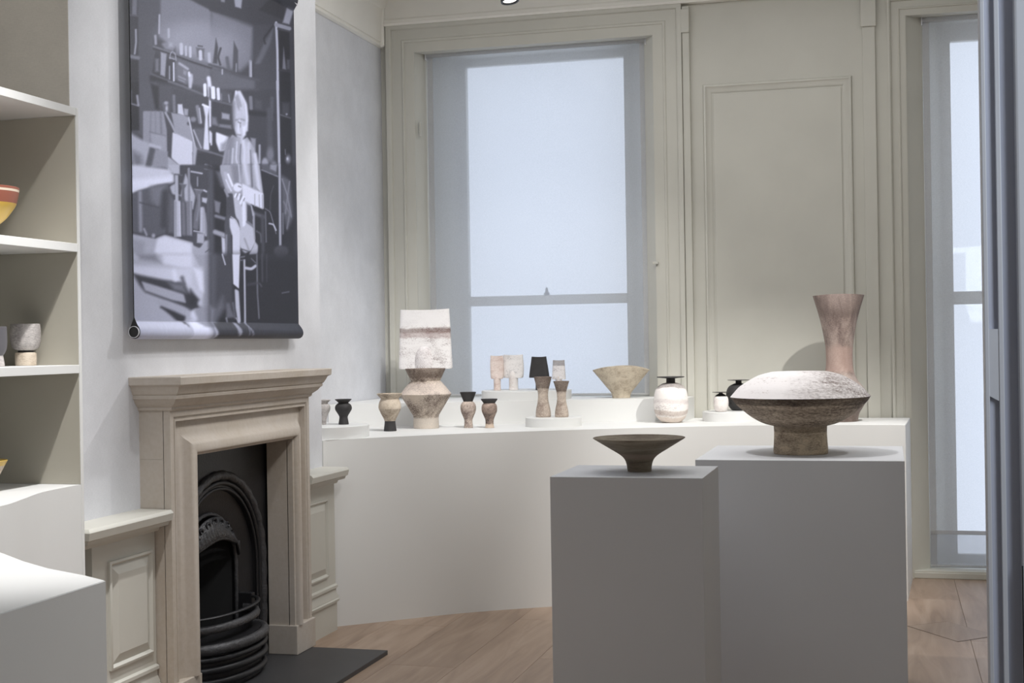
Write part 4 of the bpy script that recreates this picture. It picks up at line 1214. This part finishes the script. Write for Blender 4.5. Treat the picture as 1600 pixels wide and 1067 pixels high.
G_wvase = glaze('chalk_white_pot_glaze', (240, 234, 230), (140, 122, 118), 0.32, 0.46, 6, (1, 1, 2.4), 0.5, bands=[(0.22, 0.30, (160, 136, 120), 0.6), (0.0, 0.15, (216, 196, 178), 0.7), (0.88, 1.0, (96, 84, 80), 0.8), (0.50, 0.56, (168, 150, 150), 0.35)], edge=0.3)
G_marb = glaze('grey_white_marbled_glaze', (206, 200, 196), (112, 104, 104), 0.34, 0.56, 8, (1, 1, 1), 0.3)
G_thistle = glaze('thistle_vase_glaze', (208, 194, 180), (130, 110, 100), 0.34, 0.56, 9, (1, 1, 2), 0.4, bands=[(0.72, 1.0, (78, 60, 54), 0.85)])
G_greywhite = glaze('grey_topped_white_glaze', (238, 234, 234), (120, 112, 116), 0.32, 0.50, 11, (1, 1, 2), 0.45, bands=[(0.72, 1.0, (112, 108, 112), 0.8)])
G_yellow = paint('mustard_yellow_glaze', (214, 178, 84), 0.3, 0.06, 8)
G_redrim = paint('iron_red_rim_glaze', (150, 92, 76), 0.35, 0.06, 8)
G_cream = paint('cream_band_glaze', (232, 216, 196), 0.35)

ZP, ZS = 0.9303, 1.0603
# big lens-shaped pot
pot('lens_pot', 'large lens-shaped pot on a cylindrical foot, white above and brown below, on the wide pedestal', 1249.5, 5.56, 0.95, [
    ('foot', [(41, 710), (42, 706), (41, 690), (40.5, 676), (41, 666)], G_lensfoot, {'wob': 0.003}),
    ('lower_bowl', [(40, 667), (58, 662), (76, 652), (92, 639), (102, 629), (107.5, 621)], G_lensbot, {}),
    ('upper_dome', [(107.5, 621), (104, 617), (94, 606), (80, 596.5), (64, 588), (48, 583.5), (38, 582), (4, 581.5)], G_lenstop, {}),
], seg=96)
# tall trumpet vase behind it
pot('trumpet_vase', 'tall trumpet-necked brown and pink vase on the long plinth, rising behind the lens-shaped pot', 1312, 8.05, ZP, [
    ('body', [(27.5, 655), (27.5, 650), (29.5, 642), (36, 631), (42.5, 620), (42, 612), (36, 602), (28, 592), (22.5, 580), (20.5, 566), (20.5, 548), (22, 532), (26.5, 506), (32, 484), (39.5, 459)], G_neck, {'open_top': True, 'squeeze': (0.62, 0.72, 0.006), 'wob': 0.006})], seg=80, rot=0.15)
# wide dark bowl on the narrow pedestal
pot('bowl', 'wide dark olive-brown bowl on a narrow waisted foot, on the narrow pedestal', 997, 4.765, 0.95, [
    ('body', [(18.5, 738), (18.8, 735), (20, 727), (23, 719), (30, 712), (46, 702), (64, 691), (70.5, 687), (72, 685.5)], G_bowl, {'open_top': True})], cat='bowl', seg=96)
# ochre oval bowl
pot('oval_bowl', 'speckled ochre bowl with a pinched oval rim on the upper step before the wide blind', 970.5, 8.2, ZS, [
    ('body', [(14, 620), (14.3, 617), (16.5, 611), (24, 602), (33, 591), (45, 577)], G_pit, {'open_top': True, 'squeeze': (0.02, 0.66, 0.026)})], cat='bowl', seg=80)
# disc-rimmed pots
pot('globular_vase', 'large white globular vase with a dark flat disc rim, on the right of the plinth', 1048, 7.93, ZP, [
    ('body', [(13.5, 661), (17, 658.5), (22, 653), (25.5, 645), (26.8, 634), (26.2, 622), (25, 614), (21.5, 606.5), (14, 600.8), (7.2, 599)], G_wvase, {'wob': 0.004}),
    ('neck', [(8.2, 600), (7, 598.5), (7, 592.6)], G_dark, {}),
    ('disc_rim', [(6, 592.4), (20.5, 590.8), (21.6, 590.2), (21.3, 589.4), (7.5, 589.6)], G_dark, {'sharp': True})])
pot('globular_vase', 'small white globular vase with a thin dark disc rim on the right-hand round riser', 1126, 8.03, 0.9853, [
    ('body', [(6.5, 642), (9, 640), (11.3, 634), (11.8, 627), (11.2, 621), (9.6, 618)], G_white, {}),
    ('neck', [(9.8, 618.4), (6.5, 615.4), (3.2, 613.8), (3.2, 612.2)], G_dark, {}),
    ('disc_rim', [(3, 612.4), (13, 611.9), (13.4, 611.4), (3, 611.0)], G_dark, {'sharp': True})])
pot('globular_vase', 'black globular vase with a flat disc rim, half hidden behind the lens-shaped pot', 1154, 8.17, 0.9853, [
    ('body', [(9.5, 641), (14, 637), (18, 629), (19.6, 618), (18.6, 610), (15, 603.5), (8, 599.5), (4.6, 598.6)], G_dark, {}),
    ('neck', [(4.8, 599.5), (4.6, 594.5)], G_dark, {'sharp': True}),
    ('disc_rim', [(4, 594.6), (16.6, 593.9), (17.4, 593.4), (4, 592.9)], G_dark, {'sharp': True})])
# diabolo vase
pot('diabolo_vase', 'large angular brown and white vase with a flared rim, below the tall white spade-shaped pot', 665, 7.40, ZP, [
    ('body', [(19.5, 670.5), (20, 667), (19.6, 655), (20.2, 650), (21, 649), (40.4, 617.3), (32, 606.5), (25.5, 599.2), (22.8, 596.5), (31.4, 578.6), (31.6, 577.5)], G_diab, {'sharp': True, 'open_top': True})], seg=80)
pot('cup_vase', 'beige vase with a wide collar and black foot at the left front of the plinth', 608.5, 7.16, ZP, [
    ('foot', [(10, 674.5), (9.8, 672), (8.6, 663), (8.4, 658)], G_dark, {}),
    ('lower_body', [(8.4, 659), (10.2, 654.5), (14.2, 647), (17.2, 640)], G_beige2, {}),
    ('body', [(17.2, 640), (17.7, 636.5), (16.6, 630), (14, 624.5)], G_beige, {}),
    ('collar', [(13.5, 625.4), (14, 623.6), (19.4, 617.6), (20, 616.2)], G_beige2, {'open_top': True, 'sharp': True})])
pot('cup_vase', 'small black vase with a flared collar on the left-hand round riser', 536, 6.76, 0.9903, [
    ('body', [(8, 664), (7.8, 662), (6.8, 655.5), (6.8, 651.5), (9.6, 646.5), (12.6, 641.5), (13.1, 637.5), (11.6, 633.5), (8, 630.6), (8, 630), (12.8, 625.6), (13.3, 625)], G_dark, {'open_top': True})])
pot('cup_vase', 'small grey-white marbled vase, cut off by the corner of the chimney breast', 504, 6.74, 0.9903, [
    ('body', [(4.6, 664.4), (5, 661), (6, 654), (8, 648), (11, 642), (11.6, 638), (10.5, 634), (7.6, 631.6), (7.6, 630.8), (11.6, 626.8), (12, 626)], G_marb, {'open_top': True})])
pot('cup_vase', 'slim white-bodied vase with a tall black funnel, to the right of the large angular vase', 731, 7.44, ZP, [
    ('body', [(7, 668.3), (6.8, 665), (6.3, 657), (8.2, 651), (11.2, 644), (12.2, 638), (11.4, 632), (8, 627.4)], G_brown, {}),
    ('funnel', [(7.2, 628), (7.6, 626.4), (12.7, 613.2), (12.8, 612.8)], G_dark, {'open_top': True, 'sharp': True})])
pot('cup_vase', 'small mottled brown vase with shallow black collar, right of the slim black-funnelled vase', 764, 7.44, ZP, [
    ('body', [(7.4, 668.8), (6.6, 665), (6.5, 657), (8.6, 651), (11.6, 644), (12.2, 639), (11.6, 634), (9.2, 630.4)], glaze('mottled_brown_glaze', (190, 168, 154), (74, 62, 58), 0.40, 0.60, 14, (1, 1, 1.3), 0.45, bands=[(0.0, 0.14, (226, 206, 186), 0.85)]), {}),
    ('collar', [(9, 630.8), (9.2, 630), (13, 624.8), (13.2, 624)], G_dark, {'open_top': True, 'sharp': True})])
# thistle-shaped vases on the small riser
pot('waisted_vase', 'larger brown waisted vase on the small round riser, standing before a black spade-shaped pot', 848.2, 7.60, 0.9803, [
    ('body', [(11, 651), (11.8, 648.8), (11.2, 640), (8.8, 628), (7.9, 619), (8.4, 611), (11.4, 599), (14, 588.5)], G_thistle, {'open_top': True})])
pot('waisted_vase', 'smaller brown waisted vase, the right one of two on the small round riser', 877, 7.60, 0.9803, [
    ('body', [(10, 651), (10.8, 648.6), (10, 640), (7.6, 629), (6.9, 621), (7.6, 612), (10.4, 602), (12.5, 595.2)], G_thistle, {'open_top': True})])

# spade forms: a flattened upper vessel on a round stem
def spade(label, cx, Y, zstand, widths, b0, b1, stem_hw, arch_y, mat, mat_stem, sag=1.5, stem_dx=0.0, n_exp=3.2, yaw=0.0):
    p0 = on_y(cx, 600, Y); k = depth(p0)/FPX
    t = root('spade_vessel', label, 'pot', (p0.x, Y, zstand)); t.rotation_euler[2] = yaw
    pts = smooth_curve([(hw*k, on_y(cx, y, Y).z-zstand) for y, hw in widths], 5)
    z0 = pts[0][1]; z1 = pts[-1][1]; bm = bmesh.new(); rings = []; seg = 64
    def ring_(a, b, z, top):
        rg = []
        for i in range(seg):
            th = 2*math.pi*i/seg; c_, s_ = math.cos(th), math.sin(th)
            x = a*math.copysign(abs(c_)**(2/n_exp), c_); y = b*math.copysign(abs(s_)**(2/n_exp), s_)
            rg.append(bm.verts.new((x, y, z-sag*k*top*(1-(x/a)**2)))) 
        return rg
    rings.append(ring_(pts[0][0]*0.93, b0*k*0.55, z0, 0))
    for a, z in pts:
        f = (z-z0)/(z1-z0); b = (b0+(b1-b0)*f)*k; rings.append(ring_(a, b, z+0.004*(1-f) if f == 0 else z, f**3))
    th = 0.004; rings.append(ring_(pts[-1][0]-th, b1*k-th, z1, 1))
    rings.append(ring_(pts[-1][0]-th, b1*k-th, z1-0.05, 0.8))
    for A, B in zip(rings[:-1], rings[1:]):
        for i in range(seg): bm.faces.new((A[i], A[(i+1) % seg], B[(i+1) % seg], B[i]))
    bm.faces.new(rings[0][::-1]); bm.faces.new(rings[-1])
    finish('upper_vessel', bm, mat, t, smooth=45)
    r = stem_hw*k; za = on_y(cx, arch_y, Y).z-zstand
    bm = bmesh.new()
    pr = [(r*1.02, 0.0005), (r*1.03, 0.004), (r*0.98, 0.02), (r, za-r*1.5), (r*0.97, za-r*1.1), (r*0.86, za-r*0.62), (r*0.64, za-r*0.24), (r*0.34, za-r*0.05), (0.001, za)]
    lathe(bm, smooth_curve(pr, 4)[:-1]+[(0.001, za)], 40, center=(stem_dx*k, 0, 0)); finish('stem', bm, mat_stem, t, smooth=45)
    return t
spade('tall white spade-shaped pot with a brown band, behind the large angular vase', 665.5, 8.0, ZS,
      [(576.5, 42), (573, 43.4), (560, 43), (535, 42), (510, 41.2), (494, 40.4), (483, 40)], 10, 6, 17, 539, G_whiteblk, G_stem, sag=1.3)
spade('pale pinkish spade-shaped pot, leftmost on the upper round riser', 777, 8.13, 1.1123,
      [(592, 8.5), (589, 10), (580, 10.6), (570, 10.8), (562, 10.5), (555.5, 10)], 5, 3, 5.6, 581, G_pink, G_pink, sag=0.6)
spade('wide white spade-shaped pot with grey shading on the upper round riser, second from its left', 802.5, 8.16, 1.1123,
      [(590.5, 14.5), (587, 16), (578, 16.8), (568, 16.6), (560, 15.8), (554, 15.5)], 6, 3.5, 7.2, 577, glaze('white_grey_cloud_glaze', (240, 236, 234), (150, 146, 146), 0.34, 0.50, 9, (1, 1, 1.5), 0.45), G_white, sag=0.8)
spade('matt black spade-shaped pot behind the larger waisted vase', 842.8, 8.12, 1.1123,
      [(590, 16), (587, 15.8), (576, 14.4), (566, 12.8), (557, 11.6)], 6, 4, 6, 578, G_dark, G_dark, sag=0.6, n_exp=3.5)
spade('small grey and white spade-shaped pot behind the smaller waisted vase', 873.5, 8.12, 1.1123,
      [(593, 10.2), (590, 10.6), (578, 10), (568, 9.4), (562.5, 9.2)], 5, 3, 5, 583, G_greywhite, G_white, sag=0.5)

# pots on the shelves
def py_of(p):
    q = Vector(p)-Vector((0, 0, EYE)); d = q.dot(Fv); a = q.dot(Rv)/d*FPX; b = q.z/d*FPX
    return 534.7-(a*sr+b*cr)
zsh = zs[2][1]+0.0003
g = Vector((0, 4.018, 0))
pot('goblet', 'grey-white goblet on a thick drum foot, on the third shelf', 41, g.y, zsh, [
    ('foot', [(15.5, 571.5), (16, 568), (16, 553), (14.5, 551)], G_beige, {}),
    ('waist', [(12.5, 552), (11.5, 549), (12.5, 546.5)], G_dark, {}),
    ('cup', [(12, 548), (18, 545), (21.5, 539), (23, 528), (22.8, 516), (21.8, 507)], G_marb, {'open_top': True})])
g = on_z(-6, 573.0, zsh)
pot('goblet', 'dark grey goblet with pale foot at the left edge of the third shelf', -6, g.y, zsh, [
    ('foot', [(13, 574), (13, 570), (11, 556)], G_marb, {}),
    ('cup', [(11, 557), (16, 548), (17.5, 535), (17, 512)], paint('dark_grey_glaze', (96, 94, 98), 0.5), {'open_top': True})])
def shelf_bowl(label, cx, zb, X, foot, y_rim, parts):
    g = Vector((X, on_x(cx, 400, X).y, zb)); yb = py_of(g)
    pot('bowl', label, cx, g.y, zb, [(a, [(h, yb if i == 0 and k == 0 else y) for k, (h, y) in enumerate(b)], c, d) for i, (a, b, c, d) in enumerate(parts)], cat='bowl')
shelf_bowl('yellow bowl with a brown and cream banded rim on the second shelf', -24, zs[1][1]+0.0003, -2.72, 15, 293, [
    ('body', [(15, 366), (15.5, 364), (22, 354), (36, 341), (48, 325), (51.5, 318)], G_yellow, {}),
    ('rim_band', [(51.5, 318.2), (53.6, 310), (54.8, 304), (55.2, 300.5)], G_redrim, {'sharp': True}),
    ('cream_line', [(55.2, 300.6), (55.8, 297.0)], G_cream, {'sharp': True}),
    ('rim', [(55.8, 297.1), (56, 293.5)], G_redrim, {'sharp': True, 'open_top': True})])
shelf_bowl('ochre glazed bowl with a yellow rim inside the lowest compartment of the shelving', -24, zbase+0.0003, -2.72, 10, 720, [
    ('body', [(10, 775), (11, 764), (18, 748), (28, 728)], G_beige, {}),
    ('rim', [(28, 728.2), (32.5, 720)], G_yellow, {'sharp': True, 'open_top': True})])

# ================================================================== TRACK LIGHT
lt = root('track_spotlight', 'white spotlight head with a dark front ring hanging at the top of the photo', 'spotlight', (0, 0, 0))
lp_ = on_y(796, -3, 7.25); tilt = Matrix.Rotation(math.radians(-10), 3, 'Y') @ Matrix.Rotation(math.radians(-6), 3, 'X')
def lpart(name, prof, mat, seg=36, cap0=True):
    bm = bmesh.new(); lathe(bm, prof, seg, cap0=cap0); bmesh.ops.rotate(bm, verts=bm.verts, cent=(0, 0, 0), matrix=tilt)
    bmesh.ops.translate(bm, verts=bm.verts, vec=lp_); return finish(name, bm, mat, lt, smooth=40)
lpart('front_ring', [(0.040, -0.020), (0.049, -0.020), (0.049, -0.006), (0.040, -0.006)], M_black, cap0=False)
M_lens = NT('lit_lamp_lens'); M_lens.b.inputs['Emission Color'].default_value = (1, 0.97, 0.93, 1); M_lens.b.inputs['Emission Strength'].default_value = 1.2; M_lens = M_lens.m
lpart('lens', [(0.0385, -0.012), (0.0385, -0.008)], M_lens)
lpart('housing', [(0.048, -0.0058), (0.050, 0.02), (0.050, 0.13), (0.040, 0.15), (0.012, 0.156)], M_lampwhite)
top = lp_+tilt @ Vector((0, 0, 0.155))
bm = bmesh.new(); lathe(bm, [(0.009, 0), (0.009, ZC-0.035-top.z)], 14, center=(top.x, top.y, top.z)); finish('stem', bm, M_lampwhite, lt, smooth=40)
tk = root('lighting_track', 'white ceiling track that carries the spotlight', 'light track', (0, 0, 0))
box('rail', -2.6, 0.9, top.y-0.018, top.y+0.018, ZC-0.034, ZC-0.001, M_lampwhite, tk, 0.002)

# ================================================================== DOOR EDGE (near, at the right)
dr = sroot('door_1')
YD = 2.30; X = lambda px: on_y(px, 533, YD).x
z_a = on_y(1553, 514, YD).z; z_b = on_y(1553, 619, YD).z
zt_ = 2.25
box('stile_edge', X(1538.5), X(1545.5), YD, YD+0.045, 0, zt_, M_door, dr, 0.0012)
box('stile_rib', X(1560.5), X(1568.5), YD, YD+0.045, 0, zt_, M_door, dr, 0.0012)
box('channel_back', X(1545), X(1561), YD+0.010, YD+0.045, 0, zt_, M_doorshade, dr)
bm = bmesh.new()
xa, xb = X(1545.4), X(1560.6)
f = [(xa, z_b), (xb, z_b-0.008), (xb, z_a), (xa, z_a)]
lo = [bm.verts.new((p[0], YD+0.0015, p[1])) for p in f]; hi = [bm.verts.new((p[0], YD+0.0099, p[1])) for p in f]
for i in range(4): bm.faces.new((lo[i], lo[(i+1) % 4], hi[(i+1) % 4], hi[i]))
bm.faces.new(lo); bm.faces.new(hi[::-1]); finish('latch_bridge', bm, M_door, dr)
box('rebate', X(1568.5), X(1591), YD+0.012, YD+0.045, 0, zt_, M_doorshade, dr)
box('door_face', X(1591), X(1591)+0.60, YD-0.012, YD+0.045, 0, zt_, M_door, dr, 0.004)
box('dark_gap_strip', X(1590.5)-0.0005, X(1590.5)+0.0012, YD-0.0135, YD-0.011, 0, on_y(1594, 882, YD).z, M_black, dr)  # black strip standing in for the dark gap beside the door face

# hairline floor hatch at the right
hp = [(0.072, 7.029), (0.262, 7.176), (0.480, 6.875), (0.292, 6.704)]
t = root('floor_hatch', 'small square hatch let into the boards near the right-hand blind', 'floor hatch', (0, 0, 0))
bm = bmesh.new(); c = sum((Vector((p[0], p[1], 0)) for p in hp), Vector())/4
vs = [bm.verts.new((p[0], p[1], 0.0004)) for p in hp]; bm.faces.new(vs); finish('dark_joint', bm, M_gap, t)
bm = bmesh.new()
q = [c+(Vector((p[0], p[1], 0))-c)*0.975 for p in hp]
lo = [bm.verts.new((p.x, p.y, 0.0005)) for p in q]; hi = [bm.verts.new((p.x, p.y, 0.0012)) for p in q]
for i in range(4): bm.faces.new((lo[i], lo[(i+1) % 4], hi[(i+1) % 4], hi[i]))
bm.faces.new(hi); finish('lid', bm, M_wood, t)
